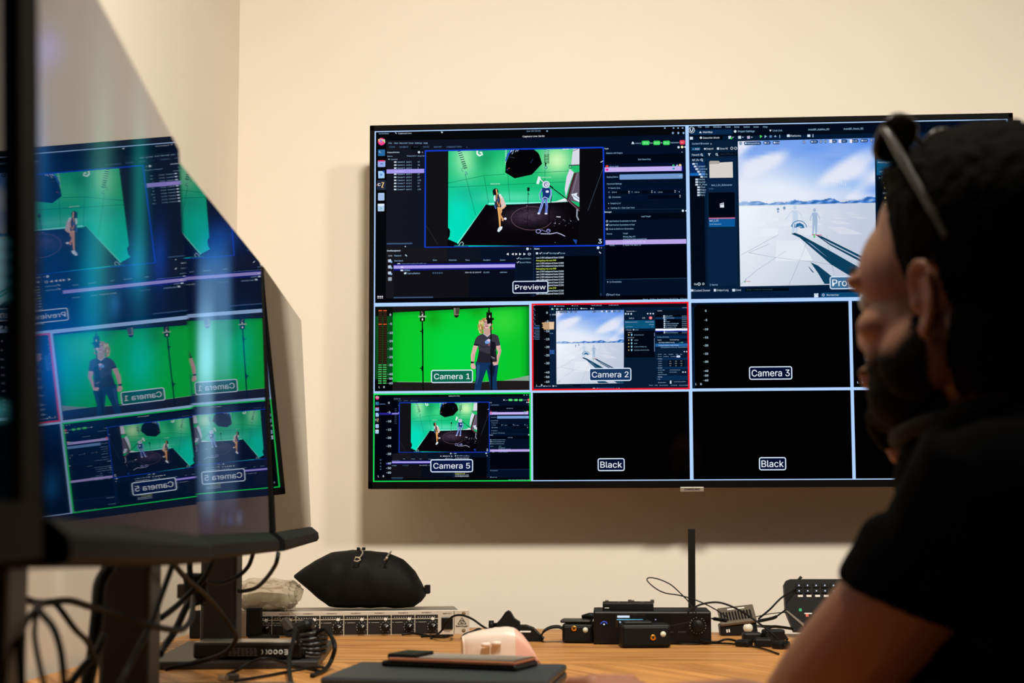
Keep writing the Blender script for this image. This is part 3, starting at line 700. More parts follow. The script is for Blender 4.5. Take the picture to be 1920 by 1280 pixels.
    c.line([(755, 745), (775, 750)], 4, (190, 210, 230)); c.ell(620, 634, 9, 9, (120, 150, 180), n=10); c.rect(613, 645, 627, 656, (150, 175, 200)); c.ell(661, 625, 9, 9, (120, 150, 180), n=10); c.rect(655, 634, 668, 640, (170, 190, 210))
    c.line([(840, 800), (905, 803)], 5, (190, 60, 90)); c.line([(854, 795), (855, 818)], 6, (50, 200, 80)); c.poly([(846, 812), (864, 812), (855, 822)], (50, 200, 80)); c.line([(405, 1100), (440, 1102)], 3, (210, 90, 90)); c.line([(403, 1104), (412, 1078)], 2, (110, 130, 210)); c.ell(404, 1105, 5, 5, (80, 190, 110), n=8)
    # toolbar over the view
    for x0, x1, s_ in ((400, 512, 'Perspective'), (526, 574, 'Lit'), (586, 634, 'Show'), (780, 800, ''), (830, 882, '25'), (890, 912, ''), (920, 942, ''), (955, 1004, '10'), (1015, 1072, '10'), (1086, 1144, '0.25'), (1156, 1206, '0.8'), (1218, 1240, ''), (368, 388, '')):
        yy = 206-(x0-368)*.021; c.rrect(x0, yy-11, x1, yy+11, 10, (36, 72, 122)); c.z += 1
        if s_: t(s_, (x0+x1)/2+6, yy, 10, WHT, 'c'); c.ell(x0+12, yy, 6, 6, WHT, n=8)
        else: c.ring((x0+x1)/2, yy, 6, 6, 3, WHT, n=8)
    for x in (955, 1015, 1086): c.rect(x, 182, x+18, 204, (226, 226, 242))
    # task bar
    c.rrect(852, 1180, 866, 1192, 1, (190, 215, 240)); c.rrect(868, 1179, 880, 1191, 1, (190, 215, 240)); c.rrect(852, 1194, 866, 1206, 1, (190, 215, 240)); c.rrect(868, 1193, 880, 1205, 1, (190, 215, 240))
    c.rrect(894, 1175, 1140, 1206, 12, (10, 68, 112)); c.z += 1; c.ring(912, 1190, 7, 7, 3, WHT, n=10); t('Rechercher', 934, 1190, 11, WHT, fit=76); c.poly([(1150, 1196), (1164, 1178), (1168, 1192)], WHT); c.ell(1195, 1188, 10, 10, (200, 210, 235), n=10)

def draw_engine_right(c):
    """panels at the right of the editor, read off the camera 2 tile"""
    c.set(980, 560, 5.818); t = c.text
    c.rect(1108, 130, 1800, 995, (6, 26, 50)); c.rect(1112, 240, 1442, 325, (12, 84, 124)); c.rect(1112, 330, 1440, 640, (2, 8, 20)); c.rect(1446, 130, 1800, 180, (4, 14, 30)); c.rect(1446, 180, 1800, 385, (2, 6, 16)); c.z += 1
    t('Take Recorder', 1130, 140, 10, WHT, fit=90); t('x', 1232, 140, 10, WHT)
    for x in (1124, 1152, 1184): c.rect(x-8, 160, x+8, 176, WHT)
    for x in (1364, 1394, 1424): c.ell(x, 166, 9, 8, WHT, n=8)
    t('test_1', 1160, 215, 13, WHT, fit=54); t('02', 1306, 213, 14, WHT, fit=28); c.ell(1396, 212, 18, 17, (240, 110, 120)); c.ell(1396, 212, 5, 5, (255, 235, 235), n=8)
    t('Pending setup take 01', 1120, 258, 8, WHT, fit=130); t('00:01:00:00', 1338, 257, 8, WHT, fit=90); t('0 frames', 1378, 284, 8, WHT, fit=52); t('animation', 1128, 308, 8, LBL, fit=70); t('60', 1406, 306, 8, LBL)
    c.rect(1112, 330, 1442, 352, (5, 24, 46)); c.z += 1; t('+ Source', 1124, 342, 10, WHT, fit=60); c.ell(1208, 341, 7, 7, WHT, n=8); t('Presets', 1218, 341, 9, LBL, fit=44); t('Actors', 1146, 370, 9, WHT, fit=46); t('Live Link (4)', 1146, 426, 9, WHT, fit=66)
    for y, s_, f in ((397, 'BP_Adeline_Live', 100), (453, 'adeline', 42), (489, 'alexis', 34), (525, 'S_Alexis_Full_Body_rig', 128), (562, 'UE_Project_Alexis_Full_Rig', 156)):
        c.ell(1157, y, 6, 6, (240, 215, 150), n=8); c.poly([(1180, y-10), (1198, y-10), (1194, y+8), (1188, y+12), (1183, y+6)], (140, 205, 235)); t(s_, 1216, y, 9, LBL, fit=f)
    c.rect(1434, 376, 1441, 412, (110, 140, 190)); c.rect(1434, 432, 1441, 578, (110, 140, 190))
    t('Outliner', 1470, 135, 10, WHT, fit=50); c.rect(1450, 205, 1800, 222, (10, 50, 92)); c.rect(1448, 340-10, 1802, 352, (235, 242, 252)); c.rect(1448, 352, 1802, 362, (22, 40, 150)); c.z += 1
    for k in range(10):
        y = 192+k*20.2
        if k == 7: continue
        t(('MainMap (Editor)', 'Mocap', 'Lights', 'Floor', 'S_Alexis_Multimedia', 'S_Alexis_Full_Rig', 'SM_skydome_Full', '', 'VolumetricCloud', 'SM_ExponentialHeightFog')[k], 1540+6*(k > 2)*3, y, 10, LBL, fit=(90, 110, 30, 44, 140, 124, 110, 0, 90, 130)[k]); c.rect(1538-6*(k < 2), y-6, 1554, y+6, WHT); t('Actor', 1736, y, 9, LBL, fit=54)
    c.rect(1448, 408, 1800, 434, (9, 42, 76)); c.rect(1448, 440, 1800, 468, (4, 16, 34)); c.rect(1448, 490, 1800, 522, (36, 100, 165)); c.rect(1448, 470, 1800, 490, (8, 34, 64)); c.z += 1
    t('UE_Project_Alexis_Full_Rig', 1466, 421, 9, LBL, fit=124); t('Details', 1472, 453, 9, WHT, fit=42); t('World Settings', 1606, 451, 9, WHT, fit=96); t('UE_Project_Adeline_Full_Rig', 1484, 480, 10, WHT, fit=166); t('+ Add', 1705, 479, 9, (130, 230, 190), fit=44); t('UE_Project_Adeline_Full_Rig (Instance)', 1484, 511, 10, (225, 240, 250), fit=212); t('SkeletalMeshComponent (SkeletalMesh)', 1506, 533, 9, LBL, fit=284)
    for x in (1762, 1788): c.ell(x, 579, 7, 7, WHT, n=8)
    for j, y in enumerate((608, 632)):
        for i, s_ in enumerate((('General', 'Actor', 'Animation', 'LOD', 'Misc'), ('Physics', 'Rendering', 'Streaming', 'All', ''))[j]):
            if s_ == 'All': c.rrect(1676, 620, 1718, 642, 8, (200, 220, 250)); c.z += 1
            elif s_: t(s_, (1475, 1540, 1592, 1672, 1718)[i] if j == 0 else (1475, 1538, 1612, 0, 0)[i], y, 8, LBL)
    for j, y in enumerate((657, 755, 853, 877)): c.rect(1455, y-11, 1800, y+11, (9, 42, 76)); c.z += 1; t(('Transform', 'Animation', 'Clothing', 'Lod')[j], 1475, y, 9, WHT, fit=(44, 44, 44, 22)[j])
    for j, y in enumerate((682, 707, 731)):
        t(('Location', 'Rotation', 'Scale')[j], 1480, y, 8, LBL, fit=36)
        for x in (1610, 1672, 1730): c.rect(x-22, y-10, x+30, y+10, (1, 6, 14)); c.z += 1; t(('0.0', '90.0', '1.0')[j], x, y, 8, WHT, 'c')
    for y, s_, f in ((779, 'Animation Mode', 70), (803, 'Anim Class', 50), (828, 'Disable Post Process', 92), (914, 'Skeletal Mesh', 84)): t(s_, 1476, y, 9, LBL, fit=f)
    t('Use Animation Blueprint', 1602, 778, 8, LBL, fit=112); t('AnimBP_Adeline', 1602, 801, 8, LBL, fit=76); c.rect(1606, 894, 1622, 926, WHT); t('UE_Project_Adeline', 1650, 905, 8, LBL, fit=124); c.ell(1748, 801, 8, 8, WHT, n=8); c.ell(1774, 801, 8, 8, WHT, n=8)
    for x, s_, f in ((1376, 'Trace', 44), (1440, 'Derived Data', 30), (1492, 'Source Control', 90), (1616, 'All Saved', 64), (1706, 'Source Control', 94)): t(s_, x, 944, 9, LBL, fit=f)
    for x in (778, 1024, 1062, 1102, 1142): c.ell(x, 984, 10, 8, (220, 228, 240), n=8)
    for x in (1634, 1664, 1690, 1712, 1806): c.ell(x, 981, 6, 5, LBL, n=6)
    c.text('Settings', 1740, 101, 10, LBL, fit=52)

def draw_live(c):
    """camera 1: performer in front of the green screen"""
    c.set(690, 560, 6.194)
    c.rect(60, 60, 1900, 1090, (6, 6, 8))
    def g(a, b):
        col = cubic((10, 196, 40), (0, 214, 66), hat((a-.5)/.3)*hat((b-.6)/.5))
        col = cubic(col, (60, 220, 60), hat((a-.82)/.12)*hat((b-.2)/.2)*.8); col = cubic(col, (20, 150, 20), .7*hat((a-.3)/.06)*hat((b-.12)/.12)+.6*hat((a-.62)/.05)*hat((b-.05)/.08))
        return cubic(col, (0, 110, 30), .8*hat((a-1.01)/.035)+.3*hat((a+.02)/.05)+.5*hat((b+.02)/.05))
    c.grid([(285, 160), (1872, 82), (1872, 950), (285, 968)], 30, 16, g)
    c.poly([(88, 92), (1870, 72), (1872, 90), (1500, 96), (1050, 106), (600, 132), (285, 162), (88, 205)], (24, 22, 20))
    c.poly([(285, 962), (700, 968), (1240, 962), (1500, 950), (1872, 948), (1872, 1056), (88, 1070), (88, 962)], (30, 25, 27)); c.poly([(88, 965), (285, 965), (285, 1068), (88, 1070)], (4, 4, 6))
    c.poly([(1570, 948), (1700, 925), (1872, 888), (1872, 950)], (135, 160, 140)); c.line([(340, 962), (1240, 972), (1330, 962), (1500, 950)], 4, (150, 200, 160))
    c.rect(88, 200, 285, 930, (8, 74, 26)); c.rect(88, 930, 285, 1066, (2, 3, 4)); c.rect(88, 90, 285, 200, (10, 14, 10))
    for x0 in (120, 175):
        c.rect(x0-2, 126, x0+44, 988, (36, 26, 16))
        c.z += 1
        for k in range(33):
            y = 138+k*26.2; col = (235, 92, 50) if k in (0, 6) else ((70, 215, 110) if k >= 24 else (60, 44, 26)); c.rect(x0, y-5 if col[0] != 60 else y-3, x0+40, y+5 if col[0] != 60 else y+4, col, up=False)
    meter(c, 258, [(185, '0'), (290, '-5'), (395, '-10'), (490, '-15'), (580, '-20'), (675, '-25'), (767, '-30'), (872, '-40'), (925, '-50'), (977, '-60')], 24)
    c.text('L', 126, 1022, 22, WHT, bold=.02); c.text('R', 180, 1022, 22, WHT, bold=.02)
    # stand with camera
    for x, y0, y1 in ((629, 255, 1058),): c.line([(629, y0), (634, 500), (642, y1)], 15, (8, 14, 10))
    c.rect(600, 135, 660, 200, (20, 22, 18)); c.poly([(584, 198), (675, 198), (675, 214), (584, 214)], (165, 180, 160)); c.rect(602, 214, 660, 262, (12, 14, 12)); c.ell(631, 240, 9, 14, (220, 225, 215)); c.ell(630, 188, 8, 10, (215, 220, 210)); c.ell(624, 160, 14, 14, (60, 60, 50)); c.line([(616, 145), (644, 178)], 4, (150, 150, 140))
    for y in (380, 808): c.line([(602, y-5), (640, y+2)], 12, (8, 14, 10)); c.rect(622, y-30, 642, y+28, (6, 10, 8))
    # hanging microphone
    c.poly([(990, 108), (1064, 106), (1056, 185), (1048, 212), (1028, 222), (1008, 214), (996, 188)], (74, 72, 62)); c.poly([(1000, 110), (1012, 110), (1014, 180), (1004, 184)], (150, 148, 130)); c.line([(996, 186), (1056, 183)], 8, (150, 130, 110)); c.poly([(997, 192), (1056, 189), (1046, 212), (1028, 221), (1008, 213)], (34, 26, 24))
    # woman
    hair = (206, 172, 108)
    for x, y, r_ in ((1345, 250, 26), (1312, 275, 28), (1300, 315, 28), (1296, 350, 20), (1310, 385, 20), (1380, 238, 24), (1432, 300, 18), (1438, 345, 16), (1326, 340, 24)): c.ell(x, y, r_, r_, random.choice([hair, (226, 196, 140), (176, 136, 84)]), n=10, up=False)
    c.z += 1
    for k in range(26): x = 1285+random.random()*60; y = 240+random.random()*150; c.line([(x, y), (x+8, y+10), (x+2, y+20)], 5, random.choice([(120, 84, 50), (238, 214, 165), (160, 118, 70)]), up=False)
    c.poly([(1340, 345), (1420, 345), (1424, 410), (1390, 440), (1345, 412)], (200, 158, 148)); c.ell(1382, 298, 38, 52, (218, 178, 170)); c.ell(1372, 290, 22, 30, (196, 150, 150)); c.line([(1362, 322), (1400, 318)], 7, (130, 50, 50)); c.line([(1345, 272), (1372, 268)], 6, (90, 50, 50)); c.poly([(1338, 292), (1350, 345), (1392, 352), (1360, 345)], (150, 110, 110))
    sk = (220, 172, 166)
    c.poly([(1226, 536), (1276, 546), (1246, 640), (1232, 735), (1200, 740), (1195, 655)], sk); c.poly([(1200, 750), (1232, 745), (1254, 798), (1242, 815), (1208, 812), (1192, 782)], sk); c.rect(1194, 728, 1232, 748, (12, 14, 18)); c.line([(1232, 640), (1222, 735)], 6, (180, 128, 128))
    c.poly([(1250, 728), (1508, 732), (1514, 780), (1496, 920), (1500, 1056), (1426, 1058), (1396, 900), (1378, 820), (1330, 955), (1306, 1062), (1236, 1062), (1256, 900)], (18, 52, 92)); c.poly([(1270, 760), (1300, 770), (1290, 900), (1262, 1000)], (38, 84, 130)); c.poly([(1400, 770), (1480, 780), (1460, 900), (1420, 880)], (10, 26, 52))
    c.poly([(1480, 545), (1536, 538), (1548, 610), (1522, 700), (1508, 765), (1462, 775), (1446, 742), (1488, 700), (1512, 620)], sk); c.line([(1532, 560), (1536, 620), (1515, 700)], 7, (182, 132, 134)); c.line([(1470, 730), (1505, 745)], 6, (170, 110, 110))
    c.poly([(1300, 418), (1348, 402), (1388, 438), (1422, 404), (1476, 412), (1512, 432), (1534, 520), (1532, 542), (1490, 548), (1488, 640), (1500, 728), (1380, 745), (1262, 736), (1288, 610), (1280, 548), (1226, 540), (1246, 470), (1270, 438)], (58, 55, 68)); c.poly([(1290, 600), (1400, 640), (1490, 600), (1500, 728), (1380, 745), (1262, 736)], (36, 34, 42)); c.poly([(1226, 540), (1280, 548), (1284, 530), (1232, 520)], (28, 26, 34)); c.line([(1290, 530), (1330, 560), (1400, 560)], 6, (26, 24, 32)); c.line([(1340, 405), (1388, 440), (1425, 405)], 8, (205, 205, 220))
    c.poly([(1356, 500), (1375, 480), (1400, 465), (1424, 475), (1428, 510), (1400, 524), (1366, 522)], (120, 165, 225)); c.poly([(1380, 484), (1402, 464), (1420, 480), (1410, 500)], (228, 200, 220)); c.poly([(1395, 515), (1420, 512), (1416, 545), (1398, 545)], (140, 96, 104))
    c.line([(1427, 285), (1430, 500)], 14, (16, 20, 16)); c.line([(1436, 495), (1436, 1056)], 20, (12, 12, 16)); c.poly([(1420, 490), (1478, 505), (1486, 560), (1462, 620), (1470, 690), (1424, 700)], (22, 20, 28)); c.rect(1374, 158, 1440, 235, (16, 16, 16)); c.poly([(1366, 228), (1462, 222), (1462, 246), (1444, 250), (1444, 292), (1384, 292), (1380, 250)], (14, 12, 12)); c.ell(1412, 208, 7, 16, (200, 205, 190)); c.rect(1398, 95, 1412, 158, (18, 20, 16)); c.ell(1404, 145, 16, 10, (20, 22, 18)); c.ell(1418, 302, 9, 18, (215, 210, 200)); c.line([(1430, 672), (1475, 690)], 7, (140, 140, 150)); c.line([(1440, 690), (1470, 700)], 5, (120, 90, 100))

def meter(c, x, items, h):
    c.z += 1
    for y, s_ in items: c.text(s_, x, y, h, (200, 228, 245), 'c', res=3, bold=.02)

# the television itself, hung on the wall
tv = thing('television', 'large wall-mounted television showing a grid of video feeds', 'television', (0, 0, ZC))
OX0, OX1, OZ0, OZ1 = -TW/2-0.0115, TW/2+0.0115, -TH/2-0.0165, TH/2+0.0135
b = MB()
b.box(OX0, OX1, 0.001, 0.028, OZ0, OZ1, 0.002)
b.build('cabinet', tvblack, tv)
b = MB(); b.box(OX0+0.05, OX1-0.05, 0.026, 0.05, OZ0+0.03, OZ1-0.12, 0.01); b.build('rear_housing', black, tv)
b = MB()
for x in (-0.2, 0.16): b.box(x, x+0.04, 0.045, 0.06, -0.25, 0.25)
b.box(-0.3, 0.3, 0.112, WY-0.002, -0.1, 0.1); b.box(-0.05, 0.05, 0.055, 0.115, -0.05, 0.05); b.build('wall_bracket', mat('steel', (90, 90, 92), 0.5, metal=0.8, noise=0.05), tv)
# raised rim around the picture
for nm, x0, x1, z0, z1 in (('bezel', OX0, OX1, TH/2+0.001, OZ1), ('bezel', OX0, OX1, OZ0, -TH/2-0.001), ('bezel', OX0, -TW/2-0.001, OZ0, OZ1), ('bezel', TW/2+0.001, OX1, OZ0, OZ1)):
    MB().box(x0, x1, -0.009, 0.003, z0, z1, 0.0012).build(nm, tvblack, tv)
MB().box(-TW/2-0.002, TW/2+0.002, -0.0003, 0.002, -TH/2-0.002, TH/2+0.002).build('screen_panel', panel, tv)
lg = MB().box(-0.026, 0.026, -0.012, 0.004, OZ0-0.009, OZ0+0.001, 0.001).build('brand_plate', silver, tv)
def flat_text(s, name, size_w, m, parent, M, bold=0.02, res=3, h=None):
    """lettering as a thin flat mesh, centred, in the plane of M (x right, y up)"""
    vs, fs = glyphs(s, res, bold)
    x0 = min(v[0] for v in vs); x1 = max(v[0] for v in vs); k = size_w/(x1-x0); kh = h/0.72 if h else k
    me = bpy.data.meshes.new(name)
    me.from_pydata([M @ Vector(((v[0]-(x0+x1)/2)*k, (v[1]-0.36)*kh, 0)) for v in vs], [], fs); me.update()
    return link(name, me, m, parent)
FRONT = Matrix(((1, 0, 0, 0), (0, 0, -1, 0), (0, 1, 0, 0), (0, 0, 0, 1)))     # plane facing -Y
darkink = mat('dark_ink', (22, 18, 16), 0.6, noise=0.02)
flat_text('SAMSUNG', 'lettering', 0.034, darkink, lg, Matrix.Translation((0, -0.0125, OZ0-0.004)) @ FRONT, bold=.04, h=0.004)

scr = emat('screen_light', 1.0)
LC = (26, 40, 84)
def tile(u0, v0, w_, name, label, fn):
    c = Canvas(); fn(c)
    o = c.build(name, scr, tv)
    if label: o['label'] = label
    return c.z
zs = []
def f_preview(c): draw_capture(c)
def f_program(c):
    draw_engine(c); c.A = (0, -1, 2); draw_engine_right(c); c.A = None
def f_cam1(c):
    draw_live(c)
def f_cam2(c):
    c.A = (0, .5, .5); draw_engine(c); c.A = None; draw_engine_right(c)
    c.set(980, 560, 5.818)
    c.poly([(106, 80), (290, 78), (298, 940), (106, 960)], (4, 6, 12)); c.poly([(298, 230), (362, 230), (366, 940), (300, 940)], (8, 30, 58)); c.z += 1
    c.poly([(212, 262), (232, 262), (238, 258), (344, 254), (342, 336), (232, 340), (228, 322), (214, 322), (214, 312), (228, 300), (214, 296), (228, 282), (214, 282)], (190, 158, 120)); c.poly([(290, 256), (344, 254), (342, 336), (292, 338)], (226, 196, 160)); c.rect(298, 560, 348, 605, (40, 84, 150))
    for k in range(22):
        y = 95+k*16.5
        c.rect(108+8*(k % 3), y, 124+8*(k % 3), y+7, (110, 140, 175) if k % 2 else (60, 90, 130), up=False)
        if k > 11: c.rect(135, y, 186, y+5, (90, 120, 160), up=False)
    c.rect(108, 312, 186, 326, (22, 74, 140)); c.text('Folder', 300, 379, 8, LBL, fit=34)
    meter(c, 266, [(155, '0'), (250, '-5'), (355, '-10'), (443, '-15'), (528, '-20'), (618, '-25'), (704, '-30'), (803, '-40'), (853, '-50'), (905, '-60')], 22)
    c.text('L', 150, 945, 20, WHT, bold=.02); c.text('R', 202, 942, 20, WHT, bold=.02)
def f_black(c, q, m=None):
    c.poly(q, (1, 1, 2))
def f_cam3(c):
    c.set(1280, 540, 3.368)
    meter(c, 146, [(145, '0'), (203, '-5'), (261, '-10'), (313, '-15'), (363, '-20'), (415, '-25'), (465, '-30'), (523, '-40'), (552, '-50'), (582, '-60')], 12)
    c.text('L', 81, 606, 12, WHT, bold=.02); c.text('R', 111, 606, 12, WHT, bold=.02)
def f_cam4(c):
    c.set(1280, 540, 3.368); c.text('L', 1101, 595, 12, WHT, bold=.02); c.text('R', 1131, 595, 12, WHT, bold=.02)
    meter(c, 1166, [(135, '0'), (193, '-5'), (251, '-10'), (303, '-15'), (353, '-20'), (405, '-25'), (455, '-30'), (513, '-40'), (542, '-50'), (572, '-60')], 12)
def f_cam5(c):
    c.A = (0, .75, .5); draw_capture(c); c.A = None
    c.set(690, 725, 6)
    c.poly([(128, 95), (290, 92), (290, 150), (345, 160), (345, 740), (280, 745), (270, 1040), (80, 1045), (80, 560), (128, 560)], (2, 4, 12)); c.rect(135, 290, 345, 310, (40, 36, 150)); c.z += 1; c.rect(275, 292, 340, 306, (150, 140, 230)); c.rect(135, 188, 200, 194, DIM)
    for k in range(9): c.text('60.0', 305, 245+k*20, 8, DIM)
    c.poly([(210, 846), (265, 846), (265, 868), (215, 872)], (30, 30, 120))
    for y, r_ in ((815, 10), (850, 8), (888, 8), (920, 8)): c.ell(150, y, r_, 6, DIM, n=6)
    c.rect(275, 1022, 398, 1032, (24, 40, 66))
    meter(c, 240, [(178, '0'), (283, '-5'), (384, '-10'), (477, '-15'), (568, '-20'), (660, '-25'), (748, '-30'), (852, '-40'), (906, '-50'), (956, '-60')], 22)
    c.text('L', 120, 997, 20, WHT, bold=.02); c.text('R', 174, 996, 20, WHT, bold=.02)
for nm, lb, fn in (('video_tile', 'preview feed of the motion-capture program', f_preview), ('video_tile', 'program feed with a pale snowy virtual landscape', f_program),
                   ('video_tile', 'camera 1 feed of a woman before a green screen', f_cam1), ('video_tile', 'camera 2 feed in a red frame', f_cam2),
                   ('video_tile', 'camera 5 feed in a green frame', f_cam5), ('video_tile', 'black camera 3 feed with a level scale', f_cam3), ('video_tile', 'black feed right of camera 3', f_cam4)):
    zs.append(tile(0, 0, 0, nm, lb, fn))
ZTOP = max(zs)+4
c = Canvas(); c.z = ZTOP
def L(u0, v0, u1, v1, col):
    c.put([(u0, v0), (u1, v0), (u1, v1), (u0, v1)], [(0, 1, 2, 3)], [s2l(col)]*4)
LN = (176, 210, 255)
a = 0.0021; e = 0.0037
for (u0, v0, u1, v1) in ((0-a, 0-e, 0+a*.6, 1+e), (1-a, -e, 1+a, 1+e), (-a, -e, 1+a, e*.4), (-a, 1-e*.4, 1+a, 1+e*.8), (.5-.0027, -e, .5+.0027, 1+e),
                         (0, .5-.0052, 1, .5+.0052), (0, .75-.0040, 1, .75+.0040), (.25-.0025, .5, .25+.0025, 1), (.75-.0025, .5, .75+.0025, 1)): L(u0, v0, u1, v1, LN)
c.z += 2
def frame_(u0, v0, u1, v1, t, col):
    tv_ = t*16/9
    for q in ((u0, v0, u1, v0+tv_), (u0, v1-tv_, u1, v1), (u0, v0, u0+t, v1), (u1-t, v0, u1, v1)): L(*q, col)
frame_(.2512, .502, .4988, .748, .0026, (235, 26, 36)); frame_(0.0-.0012, .7525, .2495, 1.0025, .0024, (18, 222, 84))
o = c.build('grid_lines', scr, tv)
c = Canvas(); c.z = ZTOP+3
c.set(690, 450, 4.74); c.label('Preview', 1287-3, 368, 1603, 475, (8, 14, 44), 42)
c.set(1280, 210, 3.46); c.label('Program', 952, 1071, 1235, 1151, (60, 110, 150), 42)
c.set(690, 560, 6.194); c.label('Camera 1', 735, 827, 1222, 974, (8, 104, 76), 62)
c.set(980, 560, 5.818); c.label('Camera 2', 725, 758, 1186, 896, (22, 52, 92), 60)
c.set(1280, 540, 3.368); c.label('Camera 3', 417, 497, 690, 578, (5, 14, 46), 40); c.label('Black', 478, 1065, 650, 1146, (5, 14, 46), 40, .92)
c.set(690, 725, 6); c.label('Camera 5', 708, 809, 1188, 952, (10, 22, 66), 60)
c.set(980, 730, 2.743); c.label('Black', 386, 351, 525, 416, (5, 14, 46), 30, .92)
c.set(0, 0, 1); c.label('Camera 4', 1710, 678, 1792, 702, (5, 14, 46), 12); c.label('Black', 1725, 844, 1776, 868, (5, 14, 46), 12, .92)

# ------------------------------------------------------------------ the row of desk monitors
MW, MH = 0.6824, 0.3982
MON = [((-0.62115, -1.82536, -0.09554+ZC), 0.14022, -0.06843, -0.02992),
       ((-0.69121, -1.16532, -0.09965+ZC), 0.0896, -0.04433, -0.00787),
       ((-0.76857, -0.49724, -0.09679+ZC), 0.11698, -0.05535, 0.00552)]
mongrey = mat('dark_grey_monitor_shell', (22, 22, 25), 0.55, noise=0.06, nscale=90, spec=0.06)
monglass = mat('dark_mirror_glass', (4, 4, 5), 0.012, ior=1.62, spec=0.62, noise=0.01)
stand_m = mat('graphite_painted_metal', (44, 42, 41), 0.45, metal=0.2, noise=0.05, nscale=120)
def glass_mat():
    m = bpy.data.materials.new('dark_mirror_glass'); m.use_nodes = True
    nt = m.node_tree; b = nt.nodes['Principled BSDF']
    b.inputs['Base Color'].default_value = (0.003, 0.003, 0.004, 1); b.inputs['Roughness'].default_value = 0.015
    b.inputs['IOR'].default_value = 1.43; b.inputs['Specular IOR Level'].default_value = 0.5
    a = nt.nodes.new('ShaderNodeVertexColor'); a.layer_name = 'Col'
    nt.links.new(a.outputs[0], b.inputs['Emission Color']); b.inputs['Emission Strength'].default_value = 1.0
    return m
monglass = glass_mat()
def to_px(P):
    q = CR.transposed() @ (Vector(P)-CAM); return 960+FPX*q.x/q.y, PY-FPX*q.z/q.y
def screen_glass(name, w_, h_, fn, L_, M, parent, ny=70, nz=50):
    """front glass as a fine grid; fn(pixel x, pixel y of the photograph) gives the faint picture it shows"""
    vs = []; fs = []; cols = []
    for j in range(nz+1):
        for i in range(ny+1):
            p = Vector((0, -w_+0.003+(w_-0.006)*i/ny, -h_+0.002+(h_-0.005)*j/nz)); vs.append(L_ @ p)
            x, y = to_px(M @ p); c3 = fn(x, y) if fn else (0, 0, 0)
            cols += [*s2l([max(0, min(255, t)) for t in c3]), 1]
    for j in range(nz):
        for i in range(ny):
            k = j*(ny+1)+i; fs.append((k, k+1, k+ny+2, k+ny+1))
    me = bpy.data.meshes.new(name); me.from_pydata(vs, [], fs); me.update()
    me.color_attributes.new('Col', 'FLOAT_COLOR', 'POINT').data.foreach_set('color', cols)
    return link(name, me, monglass, parent)
def mon_matrix(T, yaw, tilt, roll):
    r = Matrix.Rotation(yaw, 3, 'Z') @ Matrix(((math.cos(tilt), 0, math.sin(tilt)), (0, 1, 0), (-math.sin(tilt), 0, math.cos(tilt)))) @ Matrix.Rotation(roll, 3, 'X')
    return Matrix.Translation(T) @ r.to_4x4()      # local: +x out of the glass, -y towards the camera, -z down
def monitor(i, label, fn=None):
    M = mon_matrix(*MON[i])
    foot = M @ Vector((-0.05, -MW/2, -MH)); foot.z = DESK
    yaw = MON[i][1]
    t = thing('desk_monitor', label, 'monitor', foot, 'desk monitors in a row on the left', (0, 0, yaw))
    L_ = t.matrix_basis.inverted() @ M             # screen frame inside the thing's frame
    L_ = (Matrix.Translation(foot) @ Matrix.Rotation(yaw, 4, 'Z')).inverted() @ M
    w_, h_ = MW-0.034, MH
    screen_glass('glass_screen', w_, h_, fn, L_, M, t)
    b = MB(); b.box(-0.016, -0.0012, -w_, 0, -h_-0.004, 0, 0.0025, M=L_); b.build('slim_frame', black, t)
    # chin: sloping lip under the glass
    pr = [(-0.030, -h_-0.026), (0.010, -h_-0.026), (0.0135, -h_-0.021), (0.0125, -h_-0.010), (0.001, -h_+0.001), (-0.030, -h_+0.001)]
    b = MB(); Mx = L_ @ Matrix(((1, 0, 0, 0), (0, 0, 1, 0), (0, 1, 0, 0), (0, 0, 0, 1)))
    b.prism(pr, -w_, 0.001, M=Mx); b.build('lower_bezel', mongrey, t)
    b = MB(); b.box(-0.050, -0.014, -w_+0.06, -0.06, -h_+0.02, -0.12, 0.012, M=L_); b.box(-0.064, -0.048, -w_/2-0.12, -w_/2+0.12, -0.31, -0.13, 0.008, M=L_); b.build('rear_shell', mongrey, t)
    # stand
    zz = L_ @ Vector((-0.07, -w_/2, -0.22))
    b = MB(); b.box(-0.100, -0.040, -0.034, 0.034, 0.012, zz.z+0.06, 0.006); b.build('stand_column', stand_m, t)
    b = MB(); b.box(-0.165, 0.100, -0.13, 0.25, 0.0, 0.013, 0.003); b.build('stand_base', stand_m, t)
    return t, L_
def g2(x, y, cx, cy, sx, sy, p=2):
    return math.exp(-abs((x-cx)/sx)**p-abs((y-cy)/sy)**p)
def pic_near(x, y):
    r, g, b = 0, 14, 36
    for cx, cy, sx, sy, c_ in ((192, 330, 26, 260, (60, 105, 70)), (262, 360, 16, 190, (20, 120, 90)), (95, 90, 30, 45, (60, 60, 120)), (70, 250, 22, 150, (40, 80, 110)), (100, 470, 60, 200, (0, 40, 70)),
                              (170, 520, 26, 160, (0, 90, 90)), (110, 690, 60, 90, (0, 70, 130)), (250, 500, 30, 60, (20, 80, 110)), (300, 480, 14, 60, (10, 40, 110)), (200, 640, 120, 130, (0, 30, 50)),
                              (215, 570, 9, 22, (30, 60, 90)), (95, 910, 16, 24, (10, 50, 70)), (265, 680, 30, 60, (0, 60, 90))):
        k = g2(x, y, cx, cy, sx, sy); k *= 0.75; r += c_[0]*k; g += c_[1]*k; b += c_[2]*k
    return r, g, b
